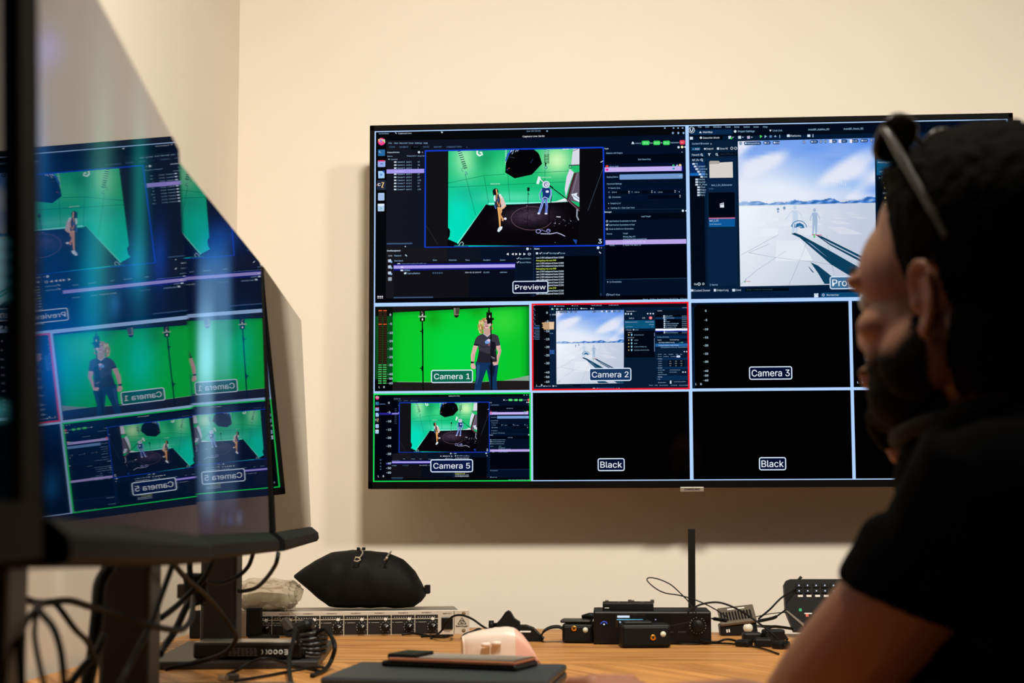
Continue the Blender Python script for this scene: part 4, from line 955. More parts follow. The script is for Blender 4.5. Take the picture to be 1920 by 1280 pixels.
def pic_mid(x, y):
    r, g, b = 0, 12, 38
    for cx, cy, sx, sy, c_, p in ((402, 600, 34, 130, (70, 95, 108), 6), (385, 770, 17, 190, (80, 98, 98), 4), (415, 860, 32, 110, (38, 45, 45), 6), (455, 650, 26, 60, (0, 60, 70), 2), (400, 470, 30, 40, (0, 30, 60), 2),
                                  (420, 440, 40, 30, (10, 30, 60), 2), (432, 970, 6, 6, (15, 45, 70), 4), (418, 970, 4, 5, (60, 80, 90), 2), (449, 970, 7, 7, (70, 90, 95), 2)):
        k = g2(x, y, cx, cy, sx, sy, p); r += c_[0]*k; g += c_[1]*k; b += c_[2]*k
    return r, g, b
mons = [monitor(0, 'mirror-like desk monitor nearest the camera with a green and blue sheen', pic_near),
        monitor(1, 'middle monitor of the left row with a pale streak across its glass', pic_mid),
        monitor(2, 'farthest monitor of the left row, reflecting mostly bare wall')]
# monitor of another make at the very left, close to the lens
def on(x, y, dz=0.0): return atZ(x, y, DESK+dz)
def at(x, y, D): return CAM + ray(x, y)*D
deepblack = mat('deep_black_shell', (3, 3, 4), 0.6, noise=0.1, spec=0.15)
def near_monitor():
    T = at(47, 0, 0.80); T.z = CAM.z + 0.372
    B = at(97, 1045, 0.80)
    tilt = math.atan2(B.x-T.x, T.z-B.z); h_ = (T-B).length; w_ = 0.55; yaw = 0.03
    M = mon_matrix(T, yaw, -tilt, 0)
    foot = Vector((T.x-0.06, T.y-w_/2, DESK))
    t = thing('desk_monitor', 'black thick-rimmed monitor at the left edge, out of focus', 'monitor', foot, rot=(0, 0, yaw))
    L_ = (Matrix.Translation(foot) @ Matrix.Rotation(yaw, 4, 'Z')).inverted() @ M
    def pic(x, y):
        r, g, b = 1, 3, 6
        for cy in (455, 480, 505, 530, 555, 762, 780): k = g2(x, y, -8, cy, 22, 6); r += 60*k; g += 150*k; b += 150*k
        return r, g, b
    rim = 0.030
    S_ = Matrix.Translation((0, -rim, -rim))
    screen_glass('glass_screen', w_-2*rim, h_-2*rim, pic, L_ @ S_, M @ S_, t, 120, 160)
    b = MB(); b.box(-0.030, -0.002, -w_, 0, -h_, 0, 0.003, M=L_); b.build('shell', deepblack, t)
    for (y0, y1, z0, z1) in ((-w_, 0, -rim, -0.001), (-w_, 0, -h_+0.001, -h_+rim), (-w_+0.001, -w_+rim, -h_+rim, -rim), (-rim, -0.001, -h_+rim, -rim)):
        b = MB(); b.box(-0.003, 0.005, y0, y1, z0, z1, 0.001, M=L_); b.build('rim', deepblack, t)
    b = MB(); b.box(-0.065, -0.02, -0.05, 0.05, 0.01, 0.30, 0.006); b.build('stand_column', deepblack, t)
    b = MB(); b.lathe([(0.12, 0), (0.125, 0.004), (0.12, 0.012), (0.04, 0.016)], 32); b.build('stand_base', deepblack, t)
near_monitor()

# ------------------------------------------------------------------ desks
oak = wood('oak_lengthwise', (146, 93, 42), (222, 160, 90), 0)
oak2 = wood('oak_crosswise', (148, 94, 42), (220, 158, 86), R(58))
edge_b0, edge_b1 = on(879, 1176), on(1488, 1188)
sl = (edge_b1.y-edge_b0.y)/(edge_b1.x-edge_b0.x)
def yb(x): return edge_b0.y + sl*(x-edge_b0.x)
GY = on(1200, 1243).y
XD1 = 1.75
def slab(name, label, poly, m, legs):
    cx = sum(p[0] for p in poly)/len(poly); cy = sum(p[1] for p in poly)/len(poly)
    t = thing(name, label, 'desk', (cx, cy, 0))
    bm = bmesh.new(); lo = [bm.verts.new((x-cx, y-cy, DESK-0.03)) for x, y in poly]; hi = [bm.verts.new((x-cx, y-cy, DESK)) for x, y in poly]
    n = len(poly); bm.faces.new(lo[::-1]); bm.faces.new(hi)
    for i in range(n): bm.faces.new((lo[i], lo[(i+1) % n], hi[(i+1) % n], hi[i]))
    bmesh.ops.recalc_face_normals(bm, faces=bm.faces)
    bmesh.ops.bevel(bm, geom=list(bm.edges), offset=0.0015, segments=2, affect='EDGES')
    b = MB(); b.bm(bm); b.build('desk_top', m, t)
    for x, y in legs:
        b = MB(); b.box(x-cx-0.025, x-cx+0.025, y-cy-0.025, y-cy+0.025, 0, DESK-0.03, 0.003); b.build('leg', stand_m, t)
    return t
slab('desk', 'oak desk along the back wall under the television', [(XL+0.02, GY+0.0015), (XD1, GY+0.0015), (XD1, yb(XD1)), (XL+0.02, min(yb(XL), WY-0.02))], oak,
     [(XL+0.08, -0.2), (XL+0.08, GY+0.07), (XD1-0.06, GY+0.07), (XD1-0.06, yb(XD1)-0.07)])
XE = 0.085
slab('desk', 'oak desk with slanting grain, in front of the wall desk, under the monitors', [(XL+0.02, -2.95), (0.01, -2.95), (0.01, -1.62), (XE, -1.50), (XE, GY-0.0015), (XL+0.02, GY-0.0015)], oak2,
     [(XL+0.08, -2.88), (-0.06, -2.88), (XE-0.06, GY-0.07), (XL+0.08, GY-0.07)])

# ------------------------------------------------------------------ rack unit
A_, B_ = on(500, 1180), on(880, 1188.5)
ang = R(10)
rk = thing('rack_amplifier', 'long silver and black headphone amplifier lying under the black bag', 'amplifier', B_, rot=(0, 0, ang))
rs = mat('rack_silver', (196, 186, 170), 0.4, metal=0.15, noise=0.04, nscale=60)
rb = mat('rack_black_face', (14, 13, 12), 0.45, noise=0.1, nscale=90)
RWd, RHt, RDp = 0.515, 0.0485, 0.15
MB().box(-RWd+0.02, -0.020, 0.004, RDp, 0.001, RHt-0.001, 0.001).build('chassis', mat('rack_steel', (150, 142, 130), 0.45, metal=0.5, noise=0.06), rk)
fp = MB(); fp.box(-RWd, 0, 0, 0.0045, 0, RHt, 0.0008); fpo = fp.build('front_plate', rs, rk)
white_ink = mat('white_ink', (225, 222, 214), 0.6, noise=0.01)
SEC = 0.0474; X0 = -0.0635
for k in range(8):
    x1 = X0-k*SEC; x0 = x1-SEC+0.0018
    pn = MB().box(x0, x1, -0.0012, 0.001, 0.0022, RHt-0.0085, 0.0003).build('channel_panel', rb, rk)
    MB().box(x0, x1, -0.0016, -0.0011, RHt-0.0170, RHt-0.0155).build('divider_line', rs, pn)
    kx = x0+SEC*0.74; kz = 0.0165
    Mk = Matrix.Translation((kx, -0.001, kz)) @ Matrix.Rotation(PI/2, 4, 'X')
    kn = MB().lathe([(0.0078, 0), (0.0074, 0.010), (0.0066, 0.0115)], 20, Mk).build('knob', black, rk)
    ag = R([40, 35, 50, 45, 60, 30, 42, 55][k])
    MB().box(-0.0006, 0.0006, -0.0003, 0.0003, 0.001, 0.0064, M=Matrix.Translation((kx, -0.0128, kz)) @ Matrix.Rotation(ag, 4, 'Y')).build('pointer', white_ink, kn)
    dots = MB()
    for j in range(8): dots.box(x0+0.005+j*0.0047, x0+0.0064+j*0.0047, -0.0019, -0.0012, RHt-0.0138, RHt-0.0124)
    for j in range(11):
        a = R(-60+j*30); dots.box(kx+0.0105*math.cos(a)-0.0005, kx+0.0105*math.cos(a)+0.0005, -0.0018, -0.0012, kz+0.0105*math.sin(a)-0.0005, kz+0.0105*math.sin(a)+0.0005)
    dots.box(x0+0.002, x0+0.0032, -0.0018, -0.0012, 0.0250, 0.0262); dots.box(x0+0.006, x0+0.022, -0.0018, -0.0012, 0.0254, 0.0258); dots.box(kx-0.003, kx+0.003, -0.0018, -0.0012, 0.0295, 0.0345)
    dots.build('scale_marks', white_ink, pn)
    flat_text('PHONES %s' % 'ABCDEFGH'[7-k], 'lettering', 0.019, darkink, pn, Matrix.Translation(((x0+x1)/2, -0.0003, RHt-0.0045)) @ FRONT, bold=.03, res=1, h=0.0022)
MB().box(-0.0565, -0.0335, -0.0035, 0.001, 0.0105, 0.0345, 0.0015).build('power_switch', black, rk)
MB().box(-0.0313, -0.0305, -0.0008, 0.001, 0.0015, RHt-0.0015).build('ear_line', darkink, fpo)
flat_text('AMP OUT', 'lettering', 0.018, darkink, fpo, Matrix.Translation((-0.045, -0.0006, RHt-0.0065)) @ FRONT, res=1, h=0.0022)
flat_text('POWER', 'lettering', 0.012, darkink, fpo, Matrix.Translation((-0.045, -0.0006, 0.006)) @ FRONT, res=1, h=0.002)
flat_text('behringer', 'lettering', 0.0245, darkink, fpo, Matrix.Translation((-0.0150, -0.0006, 0.0165)) @ FRONT, bold=.035, h=0.0038)
lm = MB()
tri = [(-0.0235, 0.0205), (-0.0065, 0.0205), (-0.0150, 0.0335)]
for i in range(3):
    p, q = tri[i], tri[(i+1) % 3]; lm.tube([(p[0], -0.0005, p[1]), (q[0], -0.0005, q[1])], 0.00055, 4)
lm.tube([(-0.0150+0.0036*math.cos(a/12*2*PI), -0.0005, 0.0252+0.0030*math.sin(a/12*2*PI)) for a in range(12)], 0.0005, 4, closed=True)
lm.tube([(-0.0165, -0.0005, 0.0222), (-0.0135, -0.0005, 0.0285)], 0.0005, 4)
lm.build('triangle_emblem', darkink, fpo)
for z in (0.0075, 0.0415):
    MB().lathe([(0.0038, 0), (0.0038, 0.0006)], 16, Matrix.Translation((-0.0115, 0.0001, z)) @ Matrix.Rotation(PI/2, 4, 'X')).build('mounting_hole', mat('hole_brown', (120, 98, 66), 0.7, noise=0.05), fpo)

RKM = Matrix.Translation(B_) @ Matrix.Rotation(ang, 4, 'Z')
def noise3(p, s=1.0):
    from mathutils import noise
    return noise.noise(Vector(p)*s)
# ------------------------------------------------------------------ drawstring bag
bagm = mat('black_nylon', (8, 7, 6), 0.7, noise=0.25, nscale=30, bump=0.4, bscale=140, spec=0.2)
DB = 3.14
def Wb(x, y): return at(x, y, DB)
st = [(566, 1074, 1081), (585, 1060, 1097), (606, 1047, 1114), (632, 1035, 1133), (668, 1028, 1135), (705, 1030, 1134), (735, 1034, 1134), (765, 1046, 1134), (785, 1066, 1133), (798, 1088, 1124), (806, 1104, 1114)]
b0 = RKM @ Vector((-0.17, 0.072, RHt)); bag = thing('drawstring_bag', 'slumped black nylon drawstring bag on top of the silver amplifier', 'bag', b0)
vs = []; fs = []; NS = 28; st2 = []
for i in range(len(st)-1):
    for k in range(5): t_ = k/5; st2.append(tuple(st[i][j]*(1-t_)+st[i+1][j]*t_ for j in range(3)))
st2.append(st[-1])
for i, (x, yt, ybm) in enumerate(st2):
    u = i/(len(st2)-1); top = Wb(x, yt); bot = Wb(x, ybm); c_ = (top+bot)/2; hz = (top.z-bot.z)/2
    dep = 0.068*math.sin(PI*min(1, u*0.93+0.03))**0.6
    for k in range(NS):
        a = 2*PI*k/NS; ca, sa = math.cos(a), math.sin(a)
        p = Vector((c_.x, b0.y-0.005 + dep*math.copysign(abs(ca)**0.8, ca), c_.z + hz*math.copysign(abs(sa)**0.9, sa)))
        fold = noise3((p.x*22, p.y*22, p.z*9), 1.6)*0.006*math.sin(PI*u)
        p += Vector((0, ca, sa*0.5))*fold
        p.z = max(p.z, DESK+RHt+0.001)
        vs.append(p-b0)
for i in range(len(st2)-1):
    for k in range(NS): k2 = (k+1) % NS; fs.append((i*NS+k, i*NS+k2, (i+1)*NS+k2, (i+1)*NS+k))
fs += [tuple(range(NS-1, -1, -1)), tuple((len(st2)-1)*NS+k for k in range(NS))]
MB().add(vs, fs, True).build('bag_body', bagm, bag)
fy = -0.062
def bp(x, y, dy=0.0): p = at(x, y, b0.y-CAM.y-0.075+dy); return p-b0
cordm = mat('speckled_cord', (120, 112, 98), 0.8, noise=0.8, nscale=220)
MB().tube(spline([bp(676, 1029, .05), bp(680, 1036, .02), bp(676, 1043, .005), bp(672, 1047)], 5), 0.0018, 6).build('cord', cordm, bag)
MB().tube(spline([bp(733, 1034, .05), bp(728, 1040, .02), bp(724, 1046, .01), bp(721, 1050)], 5), 0.0018, 6).build('cord', cordm, bag)
MB().tube([bp(667, 1044), bp(673, 1045), bp(676, 1049), bp(671, 1052), bp(664, 1051)], 0.0013, 6, closed=True).build('cord_tag', mat('pale_tag', (190, 180, 150), 0.5, noise=0.05), bag)
MB().tube([bp(726, 1044), bp(724, 1048)], 0.0028, 8).build('cord_toggle', silver, bag)
for x in (672, 682): MB().tube([bp(x, 1031, .06), bp(x, 1026, .06)], 0.0035, 8).build('cord_lock', bagm, bag)
q = at(800, 1098, b0.y-CAM.y)-b0; MB().box(q.x-0.004, q.x+0.007, q.y-0.01, q.y+0.01, q.z-0.016, q.z+0.002, 0.002).build('side_tab', bagm, bag)

# ------------------------------------------------------------------ wrapped bundle
def plastic():
    m = bpy.data.materials.new('clear_crinkled_film'); m.use_nodes = True; nt = m.node_tree; nt.nodes.clear()
    o = nt.nodes.new('ShaderNodeOutputMaterial'); mx = nt.nodes.new('ShaderNodeMixShader'); tr = nt.nodes.new('ShaderNodeBsdfTransparent'); gl = nt.nodes.new('ShaderNodeBsdfGlossy')
    tr.inputs[0].default_value = (0.86, 0.83, 0.78, 1); gl.inputs['Roughness'].default_value = 0.12; gl.inputs[0].default_value = (0.95, 0.93, 0.88, 1)
    lw = nt.nodes.new('ShaderNodeLayerWeight'); lw.inputs[0].default_value = 0.35
    tc = nt.nodes.new('ShaderNodeTexCoord'); n = nt.nodes.new('ShaderNodeTexNoise'); n.inputs['Scale'].default_value = 35; n.inputs['Detail'].default_value = 6; n.inputs['Distortion'].default_value = 1.5
    bp_ = nt.nodes.new('ShaderNodeBump'); bp_.inputs['Strength'].default_value = 0.9; bp_.inputs['Distance'].default_value = 0.01
    nt.links.new(tc.outputs['Object'], n.inputs['Vector']); nt.links.new(n.outputs['Fac'], bp_.inputs['Height'])
    for s_ in (gl, lw): nt.links.new(bp_.outputs[0], s_.inputs['Normal'])
    nt.links.new(lw.outputs['Facing'], mx.inputs[0]); nt.links.new(tr.outputs[0], mx.inputs[1]); nt.links.new(gl.outputs[0], mx.inputs[2]); nt.links.new(mx.outputs[0], o.inputs[0])
    return m
filmm = plastic()
w0 = at(503, 1135, 3.03); w0.z = DESK+RHt
wr = thing('wrapped_bundle', 'bundle wrapped in clear crinkled plastic on the amplifier beside the bag', 'package', w0)
def blob(sx, sy, sz, amp, fr, seed, sub=4, flat=True):
    bm = bmesh.new(); bmesh.ops.create_icosphere(bm, subdivisions=sub, radius=1)
    for v in bm.verts:
        d = v.co.normalized(); q = Vector([math.copysign(abs(t)**0.6, t) for t in d]); n = noise3(d*fr+Vector((seed, 0, 0)))
        r_ = 1+amp*n+amp*0.7*abs(noise3(d*fr*2.3+Vector((0, seed, 0))))
        v.co = Vector((q.x*sx*r_, q.y*sy*r_, q.z*sz*r_+sz))
        if flat: v.co.z = max(0.0005, v.co.z)
    return bm
MB().bm(blob(0.058, 0.05, 0.030, 0.22, 2.6, 3)).build('film_wrap', filmm, wr)
MB().bm(blob(0.052, 0.042, 0.017, 0.15, 2.0, 9, 3), smooth=True).build('contents', mat('pale_grey_parcel', (196, 186, 166), 0.7, noise=0.15, nscale=25), wr)
for k in range(4):
    a = k*1.3; MB().tube(spline([(0.045, -0.05, 0.01), (0.05+0.01*k, -0.078, -0.004-0.006*k), (0.03-0.02*k, -0.080, -0.012-0.004*k)], 5), 0.0008, 5).build('loose_film_end', filmm, wr)

# ------------------------------------------------------------------ mouse
m0 = on(938, 1244); MS = (2791/(m0.y-CAM.y))
def blend(a, b, t): return a*(1-t)+b*t
pinkm = mat('pale_pink_plastic', (226, 176, 158), 0.42, noise=0.02); pinkw = mat('off_white_plastic', (226, 208, 192), 0.4, noise=0.02)
mo = thing('vertical_mouse', 'pale pink ergonomic upright mouse on the desk behind the phone', 'mouse', m0)
outl = [(866, 1194), (878, 1188), (900, 1182), (925, 1178), (950, 1175), (966, 1178), (980, 1190), (992, 1206), (1002, 1224), (1010, 1243)]
vs = []; fs = []; ML = []
NSt = 26; NP = 16
def mtop(u):
    x = u*(len(outl)-1); i = min(int(x), len(outl)-2); f = x-i
    return outl[i][0]*(1-f)+outl[i+1][0]*f, outl[i][1]*(1-f)+outl[i+1][1]*f
for i in range(NSt+1):
    u = i/NSt; x, y = mtop(u); X = (x-938)/MS; Z = max(0.001, (1244-y)/MS)
    hd = 0.034*(math.sin(PI*min(1, 0.12+u*0.85))**0.5)
    for k in range(NP+1):
        a = PI*k/NP
        vs.append((X + 0.004*math.cos(a), -hd*math.cos(a)*1.0 + 0.012*(1-math.sin(a)), Z*math.sin(a)**0.45 if 0 < k < NP else 0))
for i in range(NSt):
    for k in range(NP): a = i*(NP+1)+k; fs.append((a, a+1, a+NP+2, a+NP+1))
fs.append(tuple(range(NP+1))); fs.append(tuple(NSt*(NP+1)+k for k in range(NP, -1, -1)))
split = int(NSt*0.56)
def sub(fs_, f0, f1): return [f for f in fs_ if len(f) > 4 or (f0 <= f[0]//(NP+1) < f1)]
MB().add(vs, [f for f in fs if (len(f) > 4 and f[0] == 0) or (len(f) == 4 and f[0]//(NP+1) < split)], True).build('light_shell', pinkw, mo)
MB().add(vs, [f for f in fs if (len(f) > 4 and f[0] != 0) or (len(f) == 4 and f[0]//(NP+1) >= split)], True).build('pink_shell', pinkm, mo)
for x0, x1 in ((905, 922), (924, 942)):
    X0_, X1_ = (x0-938)/MS, (x1-938)/MS; zc = (1244-1206+ (x0-905)*0.12)/MS
    MB().tube([(X0_, -0.0288, zc), (X0_+0.001, -0.0288, zc), (X1_-0.001, -0.0283, zc), (X1_, -0.0283, zc)], [0.0018, 0.0036, 0.0036, 0.0018], 14).build('side_button', pinkw, mo)

# ------------------------------------------------------------------ laptop and phone
lap_m = mat('slate_grey_shell', (40, 44, 48), 0.5, noise=0.06, nscale=120)
l0 = at(872, 1239, 2.18); l0.z = DESK
lt = thing('laptop', 'closed slate-grey laptop at the bottom edge, under the phone', 'laptop', l0, rot=(0, 0, R(-5)))
MB().box(-0.158, 0.150, -0.215, 0.0, 0.002, 0.0135, 0.003).build('base', lap_m, lt)
MB().box(-0.158, 0.150, -0.215, 0.0, 0.0142, 0.0245, 0.004).build('lid', lap_m, lt)
for x in (-0.11, 0.08): MB().box(x, x+0.03, -0.002, 0.003, 0.009, 0.018, 0.002).build('hinge', black, lt)
bronze = mat('rose_gold_edge', (214, 140, 104), 0.25, metal=0.85, noise=0.03)
pL, pR = at(714, 1238, 2.13), at(968, 1253, 2.05)
pc = (pL+pR)/2; pc.z = DESK+0.0248
pa = math.atan2(pR.y-pL.y, pR.x-pL.x); pl = (pR-pL).length/2
ph = thing('phone', 'large rose-gold edged phone lying face up on the laptop', 'phone', pc, rot=(0, 0, pa))
MB().box(-pl, pl, 0.0, 0.085, 0.0, 0.008, 0.0035, seg=3).build('case', black, ph)
MB().box(-pl+0.012, pl-0.003, -0.0015, 0.083, 0.0075, 0.013, 0.0022, seg=3).build('metal_frame', bronze, ph)
MB().box(-pl+0.016, pl-0.007, 0.003, 0.080, 0.0128, 0.0136, 0.0003).build('glass_face', monitor_glass_m if False else mat('phone_glass', (6, 6, 7), 0.05, noise=0.01), ph)
MB().box(-pl, -pl+0.045, 0.02, 0.083, 0.008, 0.0165, 0.002).build('camera_bump', black, ph)

# ------------------------------------------------------------------ black gear on the desk
gear = mat('matte_black_gear', (6, 6, 6), 0.5, noise=0.15, nscale=80, bump=0.1, bscale=300, spec=0.3)
rubber = mat('black_rubber', (5, 5, 5), 0.55, noise=0.2, nscale=50, spec=0.25)
gold = mat('gold_contact', (230, 160, 60), 0.25, metal=0.9, noise=0.03)
paper = mat('pale_sticker', (214, 214, 196), 0.6, noise=0.02)
def glow(name, col, s_=1.0): return mat(name, (5, 5, 5), 0.4, emit=col, es=s_)
blue_l = glow('cyan_display_light', (110, 200, 245), 1.0); blue_d = glow('blue_ring_light', (70, 100, 235), 1.0); white_l = glow('white_key_light', (215, 230, 250), 1.0)
red_l = glow('red_key_light', (235, 110, 90), 1.0); green_l = glow('green_key_light', (60, 200, 120), 0.8)
# wireless receiver
rA, rB = on(1113, 1208), on(1334, 1208.5)
rW = (rB-rA).x; ry = (rA.y+rB.y)/2; SP = rW/221
rc = thing('wireless_receiver', 'black half-rack wireless receiver with a small cyan display', 'receiver', ((rA.x+rB.x)/2, ry, DESK))
RH = 62*SP
MB().box(-rW/2, rW/2, 0.004, 0.125, 0.003, RH, 0.0015).build('housing', gear, rc)
MB().box(-rW/2, rW/2, -0.002, 0.0045, 0.002, RH, 0.003).build('front_panel', black, rc)
def rx(x): return (x-1223.5)*SP
def rz(y): return (1208-y)*SP
dsp = MB().box(rx(1154), rx(1212), -0.0028, -0.001, rz(1176), rz(1151), 0.0006).build('display', mat('display_glass', (3, 5, 8), 0.1, noise=0.01), rc)
MB().box(rx(1157), rx(1206), -0.0034, -0.0028, rz(1161.5), rz(1160.3)).build('display_rule', blue_l, dsp)
MB().box(rx(1158), rx(1181), -0.0034, -0.0028, rz(1157.5), rz(1153.5)).build('display_header', white_l, dsp)
MB().box(rx(1181.5), rx(1182.3), -0.0034, -0.0028, rz(1172), rz(1161)).build('display_rule', blue_l, dsp)
for s_, x, y, wd in (('ND1', 1170, 1166, 16), ('45.0', 1195, 1166, 20), ('IEM', 1171, 1171.5, 18)):
    flat_text(s_, 'display_reading', wd*SP, white_l if y < 1170 else blue_l, dsp, Matrix.Translation((rx(x), -0.0034, rz(y))) @ FRONT, bold=.03, h=4.2*SP)
rg = MB(); rg.tube([(rx(1133)+6.2*SP*math.cos(R(a)), -0.003, rz(1171)+6.2*SP*math.sin(R(a))) for a in range(15, 170, 15)], 0.0006, 5); rg.build('power_logo_light', blue_d, rc)
MB().lathe([(0.0006, 0), (0.0016, 0.0008)], 10, Matrix.Translation((rx(1133), -0.002, rz(1170))) @ Matrix.Rotation(PI/2, 4, 'X')).build('power_logo_light', white_l, rc)
kb = MB(); kb.lathe([(0.0118, 0), (0.0112, 0.012), (0.0100, 0.0135)], 28, Matrix.Translation((rx(1309), -0.002, rz(1172))) @ Matrix.Rotation(PI/2, 4, 'X')); kb.build('jog_dial', gear, rc)
dd = MB()
for k in range(18):
    a = R(k*20); dd.box(rx(1309)+0.0146*math.cos(a)-0.0005, rx(1309)+0.0146*math.cos(a)+0.0005, -0.0028, -0.0018, rz(1172)+0.0146*math.sin(a)-0.0005, rz(1172)+0.0146*math.sin(a)+0.0005)
dd.build('dial_marks', white_ink, rc)
for x, y in ((1230, 1161), (1230, 1171)): MB().box(rx(x)-0.0008, rx(x)+0.0008, -0.003, -0.0018, rz(y)-0.0008, rz(y)+0.0008).build('indicator', white_l, rc)
flat_text('LEVEL        OUTPUT', 'lettering', 34*SP, white_ink, rc, Matrix.Translation((rx(1270), -0.0024, rz(1184))) @ FRONT, h=2.4*SP)
for x in (-0.09, 0.08):
    for y in (0.015, 0.105): MB().lathe([(0.006, 0), (0.006, 0.004)], 12, Matrix.Translation((x, y, 0))).build('foot', rubber, rc)
# charger tray on top
top0 = Vector((rc.location.x+rx(1179), ry+0.03, DESK+RH))
ct = thing('battery_charger', 'flat black tray with small raised lugs on top of the receiver', 'charger', top0)
tw = 97*SP
MB().box(-tw/2, tw/2, 0, 0.06, 0, 0.0135, 0.0015).build('tray', gear, ct)
for x, h_ in ((-0.040, 0.005), (-0.018, 0.0025), (0.003, 0.006), (0.008, 0.005), (0.026, 0.0025), (0.045, 0.006)): MB().box(x-0.003, x+0.004, 0.004, 0.010, 0.0130, 0.0135+h_, 0.0008).build('lug', mat('dark_olive_plastic', (60, 54, 42), 0.5, noise=0.05), ct)
MB().box(-tw/2+0.004, -tw/2+0.012, -0.0005, 0.001, 0.004, 0.0052).build('mark', white_ink, ct)
# upright antenna
aB = on(1297, 1190); aD = 2.93
a0 = at(1297, 1150, aD); a0 = Vector((a0.x, a0.y, DESK)); ah = (at(1298, 991, aD).z-DESK)
an = thing('rod_antenna', 'tall flat black upright antenna standing behind the receiver', 'antenna', a0)
MB().box(-0.0070, 0.0070, -0.004, 0.004, 0.010, ah, 0.001, M=Matrix.Rotation(R(0.5), 4, 'Y')).build('blade', rubber, an)
MB().lathe([(0.022, 0), (0.022, 0.006), (0.009, 0.012)], 20).build('base', rubber, an)
# transmitters
def pack(name, label, cx, ybase, wpx, hpx, rotz, jack, dot, dep=0.03):
    g = on(cx, ybase); s_ = (g.y-CAM.y)/2791; w_, h_ = wpx*s_, hpx*s_
    t = thing(name, label, 'transmitter', g, rot=(0, 0, R(rotz)))
    MB().box(-w_/2, w_/2, 0, dep+0.05, 0.001, h_, 0.005).build('body', gear, t)
    MB().box(-w_/2+0.003, w_/2-0.003, -0.003, 0.004, 0.004, h_-0.004, 0.003).build('end_cap', rubber, t)
    jx, jz = (jack[0]-cx)*s_, (ybase-jack[1])*s_
    Mj = Matrix.Translation((jx, -0.003, jz)) @ Matrix.Rotation(PI/2, 4, 'X')
    j = MB().lathe([(0.0052, 0), (0.0052, 0.0022), (0.0034, 0.0024)], 20, Mj).build('headphone_jack', gold, t)
    MB().lathe([(0.0021, 0), (0.0021, 0.0004)], 14, Matrix.Translation((jx, -0.0055, jz)) @ Matrix.Rotation(PI/2, 4, 'X')).build('socket_hole', rubber, j)
    MB().lathe([(0.0050, 0), (0.0050, 0.0006)], 20, Matrix.Translation(((dot[0]-cx)*s_, -0.003, (ybase-dot[1])*s_)) @ Matrix.Rotation(PI/2, 4, 'X')).build('number_sticker', paper, t)
    return t, s_, h_, w_
p1, s1, h1, w1 = pack('belt_pack_transmitter', 'black belt pack lying left of the receiver, gold jack towards the camera', 1083, 1206, 58, 36, -4, (1077, 1178), (1098, 1181))
MB().box(-w1/2-0.004, w1/2-0.004, 0.005, 0.055, h1+0.001, h1+0.007, 0.0028).build('belt_clip', mat('worn_black_metal', (40, 36, 32), 0.35, metal=0.5, noise=0.1), p1)
MB().tube([(0.006, 0.03, h1+0.011), (0.02, 0.028, h1+0.013), (0.036, 0.027, h1+0.013)], [0.0035, 0.006, 0.006], 12).build('plug', rubber, p1)
MB().tube([(0.036, 0.027, h1+0.013), (0.042, 0.027, h1+0.013)], 0.0045, 12).build('plug_ring', silver, p1)
p2, s2, h2, w2 = pack('belt_pack_transmitter', 'black belt pack in front of the receiver, gold jack at its right end', 1212, 1215, 92, 44, 6, (1224, 1195), (1243, 1189), 0.005)
MB().box(-0.04, 0.012, 0.004, 0.05, h2-0.002, h2+0.005, 0.0028).build('belt_clip', gear, p2)
# strap arc left of the first pack
def ptsZ(l, lift=None):
    """points (x, y, height above desk) of the picture -> world; height 0 lies on the desk"""
    return [on(x, y, z) for x, y, z in l]
def cable(name, label, pts, r, m=rubber, cat='cable', n=7, group=None, seg=8):
    P = spline(pts, seg); c0 = P[0].copy()
    b = MB().tube([p-c0 for p in P], r, n); o = b.build(name, m); o.location = c0
    return tag(o, label, cat, group)
def Dp(l): return [at(x, y, d) for x, y, d in l]
st_ = thing('neck_strap', 'wide black strap arching down beside the left belt pack', 'strap', on(1030, 1200))
o0 = st_.location
P = spline([on(1012, 1196, .002)-o0, at(1018, 1182, 2.80)-o0, at(1030, 1174, 2.80)-o0, at(1046, 1172, 2.80)-o0, at(1056, 1176, 2.80)-o0], 6)
vs = []; fs = []
for p in P: vs += [p+Vector((0, -0.012, 0.0)), p+Vector((0, 0.012, 0.0)), p+Vector((0.001, 0.012, -0.005)), p+Vector((0.001, -0.012, -0.005))]
for i in range(len(P)-1):
    for k in range(4): fs.append((i*4+k, i*4+(k+1) % 4, i*4+4+(k+1) % 4, i*4+4+k))
fs += [(3, 2, 1, 0), tuple(len(P)*4-4+k for k in range(4))]
MB().add(vs, fs, True).build('webbing', rubber, st_)
# clamp mount
g = on(962, 1201); sg = (g.y-CAM.y)/2791
cm = thing('camera_clamp_mount', 'small black camera mount with thumb screw behind the mouse', 'mount', g)
def cp_(x, y): return Vector(((x-962)*sg, 0, (1201-y)*sg))
MB().tube([cp_(917, 1172), cp_(926, 1172)], 0.0085, 14).build('thumb_screw', rubber, cm)
MB().tube([cp_(926, 1172), cp_(958, 1170)], 0.004, 10).build('screw_shaft', gear, cm)
pk = [(936, 1186), (932, 1168), (941, 1158), (948, 1148), (953, 1145), (958, 1148), (965, 1160), (975, 1166), (976, 1182), (970, 1192)]
MB().prism([(cp_(*p).x, cp_(*p).z) for p in pk], -0.012, 0.012, M=Matrix(((1, 0, 0, 0), (0, 0, -1, 0), (0, 1, 0, 0), (0, 0, 0, 1)))).build('hinge_fork', gear, cm)
pk = [(925, 1201), (936, 1184), (975, 1172), (986, 1172), (1000, 1177), (1014, 1190), (1020, 1196), (1016, 1202), (985, 1203)]
arm = MB().prism([(cp_(*p).x, cp_(*p).z) for p in pk], -0.018, 0.018, M=Matrix(((1, 0, 0, 0), (0, 0, -1, 0), (0, 1, 0, 0), (0, 0, 0, 1)))).build('curved_base', gear, cm)
